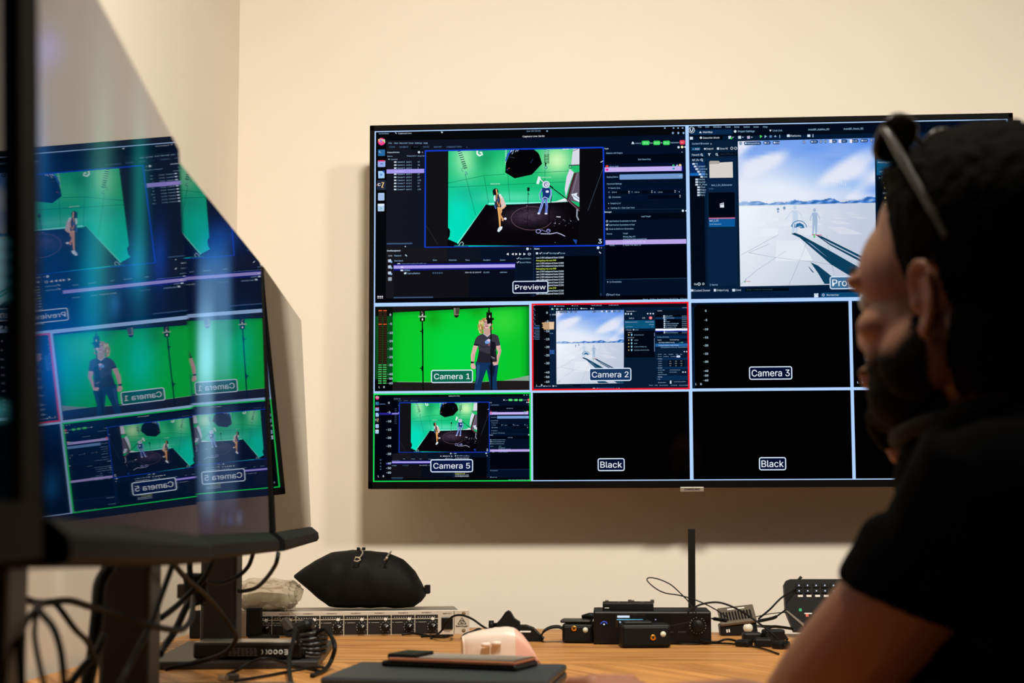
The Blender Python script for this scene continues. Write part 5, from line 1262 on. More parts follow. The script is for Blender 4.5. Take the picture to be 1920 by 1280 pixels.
flat_text('ROLLEI', 'lettering', 22*sg, white_ink, arm, Matrix.Translation(cp_(986, 1183)+Vector((0, -0.0185, 0))) @ Matrix.Rotation(R(14), 4, 'Y') @ FRONT, h=3*sg) if False else MB().box(cp_(976, 0).x, cp_(996, 0).x, -0.0186, -0.018, cp_(0, 1184).z, cp_(0, 1181).z, M=None).build('printed_mark', white_ink, arm)
# ribbed hub
g = on(1388, 1192); sg = (g.y-CAM.y)/2791
hb = thing('ribbed_adapter_box', 'small grey-topped box with slanting vents standing on the cables', 'adapter', g, rot=(0, R(-7), 0))
ribm = mat('warm_grey_plastic', (98, 88, 74), 0.45, noise=0.08)
MB().box(-35*sg, 33*sg, 0, 0.05, 0.002, 24*sg, 0.003).build('lower_body', gear, hb)
hh = 24*sg
Mt = Matrix.Translation((0, -0.002, hh)) @ Matrix.Rotation(R(30), 4, 'X')
tp = MB().box(-33*sg, 34*sg, -0.002, 0.055, -0.003, 0.004, 0.002, M=Mt).build('vented_top', ribm, hb)
for k in range(11): MB().box((-30+k*5.4)*sg, (-27.4+k*5.4)*sg, 0.006, 0.034, 0.0035, 0.0062, M=Mt).build('vent_slat', gear, tp)
MB().box(-0.016, 0.018, 0.042, 0.046, 0.004, 0.0052, M=Mt).build('white_stripe', white_ink, tp)
MB().lathe([(0.0095, 0), (0.0095, 0.001)], 20, Matrix.Translation((16*sg, 0, 0.014)) @ Matrix.Rotation(PI/2, 4, 'X')).build('number_sticker', paper, hb)
for x in (-24, -20): MB().box(x*sg, (x+2.5)*sg, -0.001, 0.001, 0.010, 0.016).build('port_mark', white_ink, hb)
# lit control panel
g = on(1612, 1200); g.y = -0.36; sg = (g.y-CAM.y)/2791
cpn = thing('control_panel', 'black control panel with rows of small lit keys behind the arm', 'control panel', g, rot=(R(-10), 0, 0))
def kx_(x): return (x-1600)*sg
def kz_(y): return (1203-y)*sg
body = [(1488, 1190), (1474, 1152), (1473, 1104), (1477, 1097), (1485, 1094), (1728, 1094), (1732, 1100), (1732, 1185), (1728, 1192)]
Mz = Matrix(((1, 0, 0, 0), (0, 0, -1, 0), (0, 1, 0, 0), (0, 0, 0, 1)))
MB().prism([(kx_(x), kz_(y)) for x, y in body], -0.022, 0.0, M=Mz).build('panel_body', gear, cpn)
MB().prism([(kx_(x), kz_(y)) for x, y in [(1474, 1153), (1477, 1152), (1506, 1176), (1506, 1182)]], 0.0, 0.0015, M=Mz).build('edge_trim', mat('grey_trim', (120, 112, 100), 0.4, noise=0.03), cpn)
for r_, y in enumerate((1106, 1116)):
    for k in range(14):
        x = 1500+k*15.8
        kk = MB().box(kx_(x-6), kx_(x+6), -0.0022, 0.001, kz_(y+4.2), kz_(y-4.2), 0.0007).build('key', rubber, cpn)
        MB().box(kx_(x-1.1), kx_(x+1.1), -0.0027, -0.0021, kz_(y+1.1), kz_(y-1.1)).build('key_light', white_l, kk)
for k in range(14):
    x = 1502+k*15.8; MB().box(kx_(x-4.5), kx_(x+4.5), -0.0010, 0.0005, kz_(1127), kz_(1123.5)).build('key_label', white_ink, cpn)
for x, y, m_ in ((1501, 1151, green_l), (1513, 1161, red_l)): MB().box(kx_(x-2.5), kx_(x+2.5), -0.0015, 0.001, kz_(y+2.5), kz_(y-2.5), 0.0005).build('status_key', m_, cpn)
MB().box(kx_(1508), kx_(1522), -0.001, 0.0005, kz_(1158.5), kz_(1156.5)).build('key_label', white_ink, cpn)
MB().tube([(kx_(1500), 0.006, kz_(1096)), (kx_(1506), 0.006, kz_(1089))], 0.0028, 8).build('top_peg', gear, cpn)
MB().box(-0.07, 0.07, 0.004, 0.10, 0.0, 0.012, 0.003, M=Matrix.Rotation(R(10), 4, 'X') @ Matrix.Translation((0, 0, 0.001))).build('rear_foot', gear, cpn)

# power brick with markings, behind it a little stand, a black box and a coil
g = on(462, 1235, 0.0145); sg = (g.y-CAM.y)/2791
br = thing('power_brick', 'flat black power brick with pale approval symbols, on the monitor base', 'power supply', g, rot=(0, 0, R(1)))
MB().box(-102*sg, 103*sg, 0, 0.07, 0, 30*sg, 0.004).build('brick_body', black, br)
MB().box(-100*sg, 100*sg, 0.003, 0.067, 30*sg-0.001, 30*sg+0.0012, 0.001).build('top_plate', mat('pale_edge', (150, 145, 130), 0.3, metal=0.3, noise=0.04), br)
sym = MB()
for k, x in enumerate((490, 498, 507, 517, 527, 537)):
    X = (x-462)*sg
    if k in (0, 1): sym.tube([(X+3*sg*math.cos(R(a)), -0.0006, 13*sg+4*sg*math.sin(R(a))) for a in range(-80, 81, 20)], 0.0006, 4)
    elif k == 5:
        for z in (-4, 0, 4): sym.box(X-3*sg, X+3*sg, -0.0012, 0, (13+z)*sg-0.0005, (13+z)*sg+0.0005)
        sym.box(X+2.2*sg, X+3.2*sg, -0.0012, 0, 9*sg, 17*sg)
    else: sym.tube([(X+3.2*sg*math.cos(R(a)), -0.0006, 13*sg+3.6*sg*math.sin(R(a))) for a in range(0, 360, 30)], 0.0007, 4, closed=True)
sym.build('approval_symbols', white_ink, br)
tx = MB()
for j in range(5):
    for k in range(7): x0 = (428+k*8)*sg-462*sg; tx.box(x0, x0+random.uniform(4, 7)*sg, -0.0005, 0.0, (6+j*3.2)*sg, (6+j*3.2)*sg+0.0007)
o = tx.build('small_print', mat('grey_ink', (110, 106, 98), 0.7, noise=0.02), br); o['kind'] = 'stuff'
g = on(490, 1198); g.y += 0.02
ms = thing('desk_microphone_stand', 'small round-footed black stand between the monitor column and the amplifier', 'stand', g)
MB().lathe([(0.030, 0), (0.031, 0.004), (0.012, 0.008)], 28).build('base', rubber, ms)
MB().box(-0.034, -0.005, -0.008, 0.012, 0.004, 0.060, 0.003).build('upright', rubber, ms)
g = on(368, 1197); sg = (g.y-CAM.y)/2791
bxx = thing('black_box', 'small black box leaning in the corner, left of the monitor column', 'box', g)
MB().box(-14*sg, 13*sg, 0, 0.03, 0, 52*sg, 0.003).build('body', gear, bxx)
MB().box(-4*sg, 5*sg, -0.002, 0.004, 52*sg, 78*sg, 0.002).build('white_sleeve', mat('white_label', (222, 206, 176), 0.6, noise=0.02), bxx)

# coil of ribbed cable
ribc = mat('ribbed_black_cable', (26, 23, 19), 0.4, noise=0.3, nscale=200)
g = on(585, 1232, 0.013); g.z = DESK+0.0145
cb = thing('coiled_cable', 'coil of ribbed black cable stacked on the base plate corner', 'cable', g)
sg = (g.y-CAM.y)/2791
for k in range(5):
    pts = []
    for a in range(0, 360, 10):
        rr = 1+0.06*math.sin(a*0.2+k); pts.append((30*sg*math.cos(R(a))*rr+k*0.001-0.006, 0.022*math.sin(R(a))*rr, 0.0075+k*0.0072+0.002*math.sin(R(a*2+k*50))))
    MB().tube(pts, [0.0034+0.0006*(i % 2) for i in range(len(pts))], 7, closed=True).build('coil_loop', ribc, cb)
MB().box(-0.030, 0.018, -0.020, 0.022, 0.040, 0.060, 0.008, M=Matrix.Rotation(R(-18), 4, 'Y')).build('plug_block', gear, cb)
MB().box(-0.013, 0.013, -0.008, 0.008, -0.007, 0.007, 0.003, M=Matrix.Translation((-0.037, -0.012, 0.050)) @ Matrix.Rotation(R(50), 4, 'Y')).build('plug_head', mat('dark_brown_plastic', (58, 50, 42), 0.45, noise=0.1), cb)
MB().tube([(-0.034, -0.022, 0.006), (-0.022, -0.026, 0.010), (-0.006, -0.022, 0.006)], 0.006, 8).build('strain_relief', gear, cb)

# ------------------------------------------------------------------ cables
G1 = None
K = 0.0014
cable('power_cable', 'thickest black cable bundle dropping straight beside the middle monitor stand', Dp([(212, 1052, 1.62), (204, 1066, 1.60), (187, 1097, 1.58), (183, 1144, 1.56), (178, 1191, 1.55), (173, 1238, 1.54), (162, 1285, 1.53)]), 0.0075)
cable('power_cable', 'black cable swinging left to right across both monitor stands', Dp([(20, 1118, 1.30), (40, 1121, 1.32), (75, 1130, 1.35), (129, 1126, 1.40), (169, 1137, 1.45), (206, 1146, 1.5), (276, 1170, 1.55), (328, 1181, 1.62), (351, 1172, 1.7), (360, 1150, 1.8), (362, 1120, 1.95)]), 0.0036)
cable('video_cable', 'black cable slanting down left in front of the middle monitor column', Dp([(326, 1046, 1.70), (323, 1060, 1.68), (305, 1109, 1.62), (281, 1174, 1.56), (253, 1226, 1.52), (220, 1290, 1.48)]), 0.0034)
cable('video_cable', 'black cable looping from the tie point down over the power brick', Dp([(318, 1046, 1.75), (345, 1080, 1.85), (381, 1111, 2.0), (411, 1144, 2.1), (435, 1179, 2.15), (442, 1198, 2.18), (421, 1224, 2.2), (374, 1240, 2.22), (310, 1254, 2.2)]), 0.0036)
cable('video_cable', 'upper of two black cables hanging below the far monitors', Dp([(476, 1030, 2.2), (474, 1039, 2.2), (465, 1062, 2.2), (444, 1081, 2.2), (411, 1094, 2.15), (378, 1090, 2.1), (360, 1100, 2.05)]), 0.0033)
cable('video_cable', 'lower of two black cables hanging below the far monitors, ending behind the column', Dp([(522, 1035, 2.12), (517, 1057, 2.12), (500, 1083, 2.2), (479, 1102, 2.35), (452, 1108, 2.42), (448, 1107, 2.44)]), 0.0032)
cable('power_cable', 'black cable crossing the tie point from upper right to lower left', Dp([(402, 1040, 2.0), (399, 1050, 2.0), (383, 1083, 2.0), (357, 1111, 2.0), (327, 1139, 1.95), (302, 1158, 1.9)]), 0.0042)
cable('power_cable', 'double-thick black cable running down from the tie point', Dp([(362, 1110, 2.02), (357, 1124, 2.02), (346, 1144, 2.0), (327, 1184, 1.97), (308, 1212, 1.94), (300, 1226, 1.9)]), 0.0050)
cable('video_cable', 'short black cable dropping from the middle monitor into the tie point', Dp([(357, 1040, 2.04), (356, 1070, 2.04), (362, 1100, 2.04), (372, 1125, 2.04)]), 0.0042)
cable('power_cable', 'thin black cable slanting right into the thick bundle at the lower left', Dp([(104, 1132, 1.36), (112, 1140, 1.36), (141, 1179, 1.38), (164, 1203, 1.42), (178, 1240, 1.45)]), 0.0030)
cable('power_cable', 'blurred black cable bowing out to the right at the lower left', Dp([(66, 1132, 1.22), (77, 1149, 1.2), (101, 1179, 1.18), (115, 1226, 1.16), (121, 1290, 1.14)]), 0.0030)
cable('power_cable', 'blurred black cable falling nearly straight near the left edge', Dp([(74, 1132, 1.24), (66, 1163, 1.2), (66, 1203, 1.16), (84, 1290, 1.12)]), 0.0024)
cable('power_cable', 'short blurred black cable hooking down left near the left edge', Dp([(84, 1128, 1.26), (68, 1142, 1.22), (45, 1172, 1.18), (38, 1215, 1.12), (42, 1290, 1.10)]), 0.0030)
cable('power_cable', 'black cable curving from the thick bundle down to the lower left corner', Dp([(196, 1190, 1.50), (180, 1224, 1.48), (155, 1252, 1.46), (130, 1285, 1.44)]), 0.0044)
kn = thing('cable_tie_knot', 'knot of black cables bound behind the middle column', 'cable knot', at(366, 1105, 2.06))
MB().bm(blob(0.016, 0.012, 0.022, 0.3, 3, 4, 3, flat=False), M=Matrix.Translation((0, 0, -0.022)), smooth=True).build('bundle', rubber, kn)
MB().box(-0.024, 0.0, -0.008, 0.008, -0.012, 0.008, 0.002).build('connector', mat('dark_brown_plastic', (58, 50, 42)), kn)
cable('power_cable', 'black cable arching from the coil out over the wood', [on(590, 1190, .05), at(608, 1179, 2.36), at(622, 1195, 2.34), at(628, 1214, 2.32), at(620, 1240, 2.32), on(608, 1256, .004), on(585, 1266, .004)], 0.0036)
cable('power_cable', 'black cable dropping in front of the coil to the bottom edge', [on(560, 1205, .04), at(555, 1180, 2.34), at(549, 1205, 2.3), at(542, 1238, 2.25), on(545, 1275, .006), on(556, 1300, .004)], 0.0034)
cable('charging_cable', 'thin dark cable arching over the desk with a metal plug at its left end', [on(427, 1264, .006), on(445, 1256, .010), at(468, 1242, 2.24), at(500, 1234, 2.24), on(540, 1244, .012), on(570, 1252, .006), on(600, 1258, .004)], 0.0026)
pg = thing('metal_plug', 'small silver plug end lying on the wood at the bottom left', 'plug', on(420, 1270, .005))
MB().box(-0.010, 0.006, -0.004, 0.004, -0.004, 0.003, 0.001, M=Matrix.Rotation(R(-38), 4, 'Z')).build('metal_tip', silver, pg)
MB().box(0.005, 0.022, -0.005, 0.005, -0.005, 0.005, 0.002, M=Matrix.Rotation(R(-38+70), 4, 'Z')).build('grip', mat('dark_grey_grip', (70, 66, 58), 0.5, noise=0.05), pg)
cable('charging_cable', 'thin dark cable running low and flat along the bottom edge', [on(440, 1276, .003), on(491, 1268, .003), on(540, 1259, .003), on(580, 1252, .008), on(606, 1250, .012)], 0.0022)
cable('audio_cable', 'thin black cable curling over the right end of the amplifier', [on(808, 1196, .003), on(826, 1184, .012), at(838, 1166, 2.9), at(850, 1155, 2.88), at(866, 1153, 2.85), at(885, 1160, 2.82), at(905, 1174, 2.8), at(917, 1180, 2.78)], 0.0021)
cable('audio_cable', 'small loop of thin black cable lying before the amplifier', [on(753, 1189, .003), on(775, 1187, .005), on(800, 1191, .003), on(828, 1194, .003), on(846, 1191, .004), on(846, 1191, .010), on(832, 1191, .012), on(812, 1192, .006), on(790, 1193, .003)], 0.0024)
cable('audio_cable', 'short thick black cable end behind the mouse', [on(866, 1196, .004), on(872, 1189, .008), on(886, 1184, .010), on(898, 1179, .012), on(905, 1184, .006)], 0.0027)
Q = lambda l: [at(1200+x/4.267, 980+y/4.267, d) for x, y, d in l]
cable('antenna_cable', 'thin black wire looping up left of the antenna and down to the box', Q([(560, 870, 2.72), (480, 770, 2.72), (430, 690, 2.73), (380, 620, 2.82), (300, 540, 2.84), (240, 490, 2.85), (150, 450, 2.85), (75, 438, 2.85), (58, 462, 2.85), (120, 520, 2.84), (200, 560, 2.83), (330, 582, 2.80), (480, 630, 2.80), (600, 690, 2.80), (700, 755, 2.80)]), 0.0012)
cable('power_cable', 'black cable arching over the vented box to the right', Q([(380, 720, 2.72), (450, 668, 2.72), (540, 640, 2.72), (650, 640, 2.72), (780, 690, 2.72), (900, 765, 2.72), (1020, 855, 2.70), (1100, 925, 2.68), (1160, 985, 2.64)]), 0.0019)
cable('data_cable', 'upper black cable rising right from the vented box to the control panel', Q([(1250, 522, 2.90), (1130, 600, 2.88), (1040, 690, 2.86), (950, 765, 2.80)]), 0.0019)
cable('data_cable', 'lower black cable with a moulded plug going into the control panel', Q([(1170, 690, 2.90), (1110, 735, 2.88), (1060, 762, 2.84), (950, 785, 2.78)]), [0.0016]*12+[0.0032]*13)
cable('data_cable', 'hair-thin black wire between vented box and control panel', Q([(1175, 716, 2.9), (1050, 725, 2.86), (930, 750, 2.78)]), 0.0009)
cable('data_cable', 'black cable bending round beside the control panel foot', Q([(1250, 852, 2.90), (1130, 834, 2.86), (1050, 832, 2.82), (1020, 870, 2.78), (1030, 930, 2.74), (1080, 985, 2.70)]), 0.0029)
cable('data_cable', 'black plug and lead entering the vented box from the left', Q([(575, 765, 2.78), (600, 768, 2.76), (690, 782, 2.74)]), [0.0016]*7+[0.0034]*10)
Z = lambda l: [on(1200+x/4.267, 980+y/4.267, z) for x, y, z in l]
cable('audio_cable', 'long thin black wire lying along the desk before the receiver', Z([(190, 935, .003), (300, 962, .003), (450, 968, .002), (600, 962, .002), (760, 968, .003), (880, 985, .003), (1000, 1010, .003), (1110, 1048, .002)]), 0.0018)
cable('audio_cable', 'black wire weaving among the cables below the vented box', Z([(450, 930, .010), (600, 955, .006), (700, 930, .012), (830, 955, .004), (950, 935, .012), (1060, 975, .004)]), 0.0022)
cable('audio_cable', 'thin wire drooping across the face of the receiver', Q([(30, 800, 2.70), (110, 826, 2.71), (200, 832, 2.71), (300, 812, 2.72), (400, 792, 2.72), (460, 778, 2.72)]), 0.0008)
cable('power_cable', 'thick black lead snaking to the right under the control panel', Z([(830, 905, .012), (930, 915, .010), (1000, 905, .012), (1080, 890, .014), (1150, 900, .010), (1175, 930, .006)]), 0.0030)
tg = thing('plug_cluster', 'cluster of black plugs and adapters lying right of the vented box', 'adapter', on(1446, 1222, 0))
for k, (x, y, w_, h_, rr) in enumerate(((1450, 1205, .020, .016, 20), (1432, 1212, .016, .010, -15), (1464, 1216, .014, .009, 40), (1410, 1204, .018, .012, 5), (1395, 1212, .014, .008, -30))):
    p = on(x, y)-tg.location; MB().box(-w_, w_, -0.012, 0.012, 0, h_*1.6, 0.004, M=Matrix.Translation((p.x, p.y, 0)) @ Matrix.Rotation(R(rr), 4, 'Z')).build('plug_body', gear, tg)
MB().tube([on(1405, 1176, .0)-tg.location+Vector((0, 0, 0.004)), on(1450, 1190)-tg.location+Vector((0, 0, 0.016))], 0.003, 6).build('plug_lead', gear, tg)

# ------------------------------------------------------------------ the man at the right
skin = mat('skin', (166, 112, 84), 0.5, noise=0.08, nscale=25, bump=0.15, bscale=260, sss=0.1)
shirtm = mat('black_cotton', (2, 2, 3), 0.9, noise=0.15, nscale=60, bump=0.3, bscale=400, spec=0.06)
hairm = mat('dark_brown_hair', (13, 9, 6), 0.75, noise=0.5, nscale=120, bump=0.8, bscale=300, spec=0.25)
jeanm = mat('dark_denim', (26, 30, 42), 0.9, noise=0.2, nscale=200, bump=0.3, bscale=500)
HT = at(1811, 545, 1.28)
TH_ = R(45)
F = Vector((-math.cos(TH_), math.sin(TH_), 0)); LL = Vector((-math.sin(TH_), -math.cos(TH_), 0)); UP = Vector((0, 0, 1))
HP = R(0)                                       # slight nod
def HM_(x, y, z):
    """head frame: x to his left, y forward, z up"""
    return HT + hax @ Vector((x, y, z))
hax = Matrix((LL, F*math.cos(HP)+UP*math.sin(HP), UP*math.cos(HP)-F*math.sin(HP))).transposed()
hinv = hax.transposed()
def ellipsoid(b, c, r, M3_=hax, off=HT, n=20):
    bm = bmesh.new(); bmesh.ops.create_uvsphere(bm, u_segments=n+4, v_segments=n, radius=1)
    for v in bm.verts: v.co = off + M3_ @ Vector((c[0]+v.co.x*r[0], c[1]+v.co.y*r[1], c[2]+v.co.z*r[2]))
    b.bm(bm, smooth=True)
def limb(b, pts, n=18):
    """capsule chain through (point, radius)"""
    P = [Vector(p) for p, r in pts]; Rr = [r for p, r in pts]; PP = []; RR = []
    for i in range(len(P)-1):
        for k in range(6):
            t = k/6; PP.append(P[i].lerp(P[i+1], t)); RR.append(Rr[i]*(1-t)+Rr[i+1]*t)
    PP.append(P[-1]); RR.append(Rr[-1])
    b.tube(PP, RR, n)
    for p, r in ((P[0], Rr[0]), (P[-1], Rr[-1])): ellipsoid(b, (0, 0, 0), (r, r, r), Matrix.Identity(3), p, 12)
def remesh(b, name, m, parent, voxel, smooth=3, disp=None):
    me = bpy.data.meshes.new('tmp'); me.from_pydata(b.v, [], b.f); me.update()
    o = bpy.data.objects.new('tmp', me); sc.collection.objects.link(o)
    r_ = o.modifiers.new('r', 'REMESH'); r_.mode = 'VOXEL'; r_.voxel_size = voxel; r_.use_smooth_shade = True
    s_ = o.modifiers.new('s', 'SMOOTH'); s_.iterations = smooth; s_.factor = 0.6
    new = bpy.data.meshes.new_from_object(o.evaluated_get(bpy.context.evaluated_depsgraph_get()))
    bpy.data.objects.remove(o); bpy.data.meshes.remove(me)
    if disp:
        for v in new.vertices: v.co = disp(v.co)
    new.name = name; new.polygons.foreach_set('use_smooth', [True]*len(new.polygons))
    new.materials.clear()
    base = parent.location
    new.transform(Matrix.Translation(-base)); new.update()
    return link(name, new, m, parent)

neck = at(1856, 775, 1.29)
shL = at(1872, 935, 1.15)
shR = neck + (neck-shL)*0.95; shR.z = shL.z
elL = at(1475, 1385, 1.31)+Vector((0, 0, 0.008))
wrL = at(1215, 1334, 1.55)
pel = Vector((neck.x+0.07, neck.y-0.03, 0.53))
chest = Vector((neck.x+0.03, neck.y-0.01, shL.z-0.10))
seat_z = 0.44
man = thing('person', 'bearded dark-haired man in a black t-shirt seated at the right, seen from behind', 'person', (pel.x, pel.y, 0))
b = MB()
# head
ellipsoid(b, (0, -0.020, 0.046), (0.076, 0.098, 0.086))
ellipsoid(b, (0, 0.036, 0.020), (0.064, 0.060, 0.060))
ellipsoid(b, (0, 0.032, -0.036), (0.060, 0.062, 0.078))
ellipsoid(b, (0, 0.046, -0.086), (0.046, 0.044, 0.034))
ellipsoid(b, (0, 0.076, -0.100), (0.020, 0.018, 0.017))
ellipsoid(b, (0.030, 0.082, 0.014), (0.022, 0.014, 0.009)); ellipsoid(b, (-0.030, 0.082, 0.014), (0.022, 0.014, 0.009)); ellipsoid(b, (0, 0.086, 0.016), (0.016, 0.012, 0.010))
for s_ in (1, -1):
    ellipsoid(b, (s_*0.042, 0.056, -0.028), (0.020, 0.024, 0.017))
    ellipsoid(b, (s_*0.055, 0.015, -0.060), (0.014, 0.035, 0.034))
nb = [HM_(0, 0.086, 0.006), HM_(0, 0.092, -0.016), HM_(0, 0.102, -0.034)]
b.tube(nb, [0.008, 0.010, 0.012], 12); ellipsoid(b, (0, 0.098, -0.036), (0.013, 0.012, 0.010))
for s_ in (1, -1): ellipsoid(b, (s_*0.011, 0.091, -0.040), (0.009, 0.011, 0.008))
ellipsoid(b, (0, 0.094, -0.064), (0.023, 0.012, 0.006)); ellipsoid(b, (0, 0.092, -0.074), (0.021, 0.012, 0.007))
for s_ in (1, -1):
    # ear: rim, inner bowl, lobe
    EZ = lambda x, y, z: (x, -0.012+(y+0.012)*0.72, -0.014+(z+0.003)*0.84)
    rim = [(s_*0.074, 0.004, -0.018), (s_*0.079, 0.006, 0.004), (s_*0.085, 0.001, 0.021), (s_*0.090, -0.010, 0.029), (s_*0.093, -0.024, 0.025), (s_*0.093, -0.031, 0.008), (s_*0.089, -0.029, -0.012), (s_*0.084, -0.020, -0.028), (s_*0.079, -0.010, -0.038), (s_*0.075, -0.003, -0.040)]
    b.tube(spline([HM_(*EZ(*p)) for p in rim], 5), 0.0042, 9)
    ellipsoid(b, EZ(s_*0.079, -0.015, 0.002), (0.0046, 0.012, 0.022)); ellipsoid(b, EZ(s_*0.076, -0.007, -0.034), (0.006, 0.007, 0.010)); ellipsoid(b, EZ(s_*0.079, 0.001, -0.010), (0.005, 0.004, 0.007))
    b.tube(spline([HM_(*EZ(s_*0.083, -0.008, 0.018)), HM_(*EZ(s_*0.087, -0.019, 0.008)), HM_(*EZ(s_*0.085, -0.018, -0.014))], 5), 0.0034, 8)
# neck and trunk
TH_ = R(33); F = Vector((-math.cos(TH_), math.sin(TH_), 0)); LL = Vector((-math.sin(TH_), -math.cos(TH_), 0))
skb = HM_(0, -0.035, -0.055)
limb(b, [(skb, 0.060), (neck+UP*0.02, 0.062), (neck-UP*0.05, 0.075)])
limb(b, [(neck-UP*0.06, 0.075), (chest, 0.115), ((chest+pel)/2, 0.118), (pel, 0.120)])
limb(b, [(shL+LL*-0.03, 0.058), (neck-UP*0.045, 0.062), (shR+LL*0.03, 0.058)])
# left arm
limb(b, [(shL, 0.056), (shL.lerp(elL, 0.35), 0.052), (shL.lerp(elL, 0.75), 0.047), (elL, 0.037)])
limb(b, [(elL, 0.037), (elL.lerp(wrL, 0.3), 0.042), (elL.lerp(wrL, 0.7), 0.034), (wrL, 0.026)])
def hand(b, W_, d, up, side, curl, s_=1.0, spread=0.16):
    """palm and five fingers: W_ wrist, d direction of the hand, up = back of the hand, side = towards the thumb"""
    d = d.normalized(); up = (up-d*up.dot(d)).normalized(); side = d.cross(up)*(1 if d.cross(up).dot(side) > 0 else -1)
    for t, w_ in ((0.015, 0.020), (0.035, 0.026), (0.06, 0.030), (0.082, 0.030)):
        for q in (-0.75, -0.25, 0.25, 0.75): ellipsoid(b, (0, 0, 0), (0.014*s_, 0.014*s_, 0.014*s_), Matrix.Identity(3), W_+d*t*s_+side*q*w_*s_, 8)
    Mx = Matrix((side, d, up)).transposed(); ellipsoid(b, (0, 0, 0), (0.038*s_, 0.046*s_, 0.015*s_), Mx, W_+d*0.05*s_, 14)
    L4 = [(0.7, 0.042, 0.024, 0.020), (0.24, 0.046, 0.028, 0.021), (-0.24, 0.042, 0.026, 0.020), (-0.7, 0.033, 0.020, 0.018)]
    for i, (q, a1, a2, a3) in enumerate(L4):
        base = W_+d*0.088*s_+side*q*0.034*s_; dirn = (d+side*q*spread).normalized(); pts = [(base-dirn*0.02*s_, 0.0095*s_)]; p = base; pts.append((p, 0.0100*s_)); ang_ = curl[0]
        for ln, c2, r_ in ((a1, curl[1], 0.0088), (a2, curl[2], 0.0080), (a3, 0, 0.0066)):
            p = p + (dirn*math.cos(ang_)-up*math.sin(ang_))*ln*s_; pts.append((p, r_*s_)); ang_ += c2
        limb(b, pts, 10)
    tb = W_+d*0.022*s_+side*0.026*s_-up*0.004; t1 = tb+(d*0.65+side*0.75-up*0.25).normalized()*0.040*s_; t2 = t1+(d*0.9+side*0.25-up*0.35).normalized()*0.032*s_; t3 = t2+(d+side*0.0-up*0.35).normalized()*0.024*s_
    limb(b, [(tb, 0.0135*s_), (t1, 0.011*s_), (t2, 0.0100*s_), (t3, 0.0075*s_)], 10)
hd = (at(1088, 1246, 1.69)-wrL)
hand(b, wrL, hd, UP+Vector((0, 0.1, 0)), Vector((0.6, 0.8, 0)), (0.30, 0.45, 0.35))
# right arm, raised with the fingers before the chest
elR = Vector((neck.x-0.12, neck.y+0.13, DESK+0.052)); wrR = at(1806, 925, 1.42)
limb(b, [(shR, 0.056), (shR.lerp(elR, 0.4), 0.052), (elR, 0.042)])
limb(b, [(elR, 0.042), (elR.lerp(wrR, 0.35), 0.043), (wrR, 0.027)])
hand(b, wrR, at(1735, 850, 1.45)-wrR, Vector((-0.3, 0.9, 0.2)), UP, (0.5, 0.8, 0.6), 0.85)
# hips and legs inside the trousers
body = remesh(b, 'body', skin, man, 0.0036, 3)
# hair and beard follow the skin and thin out towards their edges
def fade_hair(name, col, amount):
    m = mat(name, col, 0.75, noise=0.5, nscale=120, bump=0.8, bscale=300, spec=0.08); nt = m.node_tree; b_ = nt.nodes['Principled BSDF']
    a = nt.nodes.new('ShaderNodeVertexColor'); a.layer_name = 'Col'; n = nt.nodes.new('ShaderNodeTexNoise'); n.inputs['Scale'].default_value = 420; n.inputs['Detail'].default_value = 3
    tc = nt.nodes.new('ShaderNodeTexCoord'); nt.links.new(tc.outputs['Object'], n.inputs['Vector'])
    m1 = nt.nodes.new('ShaderNodeMath'); m1.operation = 'MULTIPLY_ADD'; m1.inputs[1].default_value = 1.9; m1.inputs[2].default_value = amount
    m2 = nt.nodes.new('ShaderNodeMath'); m2.operation = 'SUBTRACT'; m2.use_clamp = True
    nt.links.new(a.outputs[0], m1.inputs[0]); nt.links.new(m1.outputs[0], m2.inputs[0]); nt.links.new(n.outputs['Fac'], m2.inputs[1]); nt.links.new(m2.outputs[0], b_.inputs['Alpha'])
    return m
hairf = fade_hair('dark_brown_hair_strands', (9, 6, 4), 0.25); beardf = fade_hair('dark_beard', (12, 9, 7), -0.05)
def shell(name, m, keep, thick, fr=90):
    me0 = body.data; base = man.location
    vs = {}; V = []; F_ = []; FD = []
    loc = [hinv @ (v.co+base-HT) for v in me0.vertices]
    kk = [keep(p) for p in loc]
    for p in me0.polygons:
        if all(kk[i] > 0 for i in p.vertices):
            f = []
            for i in p.vertices:
                if i not in vs:
                    q = me0.vertices[i]; t_ = thick(loc[i])*min(1, kk[i]); n = noise3(loc[i]*fr)+0.5*noise3(loc[i]*fr*2.7)
                    FD.append(min(1.0, kk[i])); vs[i] = len(V); V.append(q.co + q.normal*(t_*(1+0.35*n)+0.0006))
                f.append(vs[i])
            F_.append(tuple(f))
    # keep the largest connected patch
    par = list(range(len(V)))
    def fd(a):
        while par[a] != a: par[a] = par[par[a]]; a = par[a]
        return a
    for f in F_:
        for i in f[1:]:
            a, c_ = fd(f[0]), fd(i)
            if a != c_: par[c_] = a
    cnt = {}
    for i in range(len(V)): r_ = fd(i); cnt[r_] = cnt.get(r_, 0)+1
    big = max(cnt, key=cnt.get); F_ = [f for f in F_ if fd(f[0]) == big]
    used = sorted({i for f in F_ for i in f}); ix = {u: n for n, u in enumerate(used)}
    V = [V[u] for u in used]; F_ = [tuple(ix[i] for i in f) for f in F_]
    o = MB().add(V, F_, True).build(name, m, man)
    KF = [FD[u] for u in used]; buf = []
    for k_ in KF: buf += [k_, k_, k_, 1.0]
    o.data.color_attributes.new('Col', 'FLOAT_COLOR', 'POINT').data.foreach_set('color', buf)
    return o
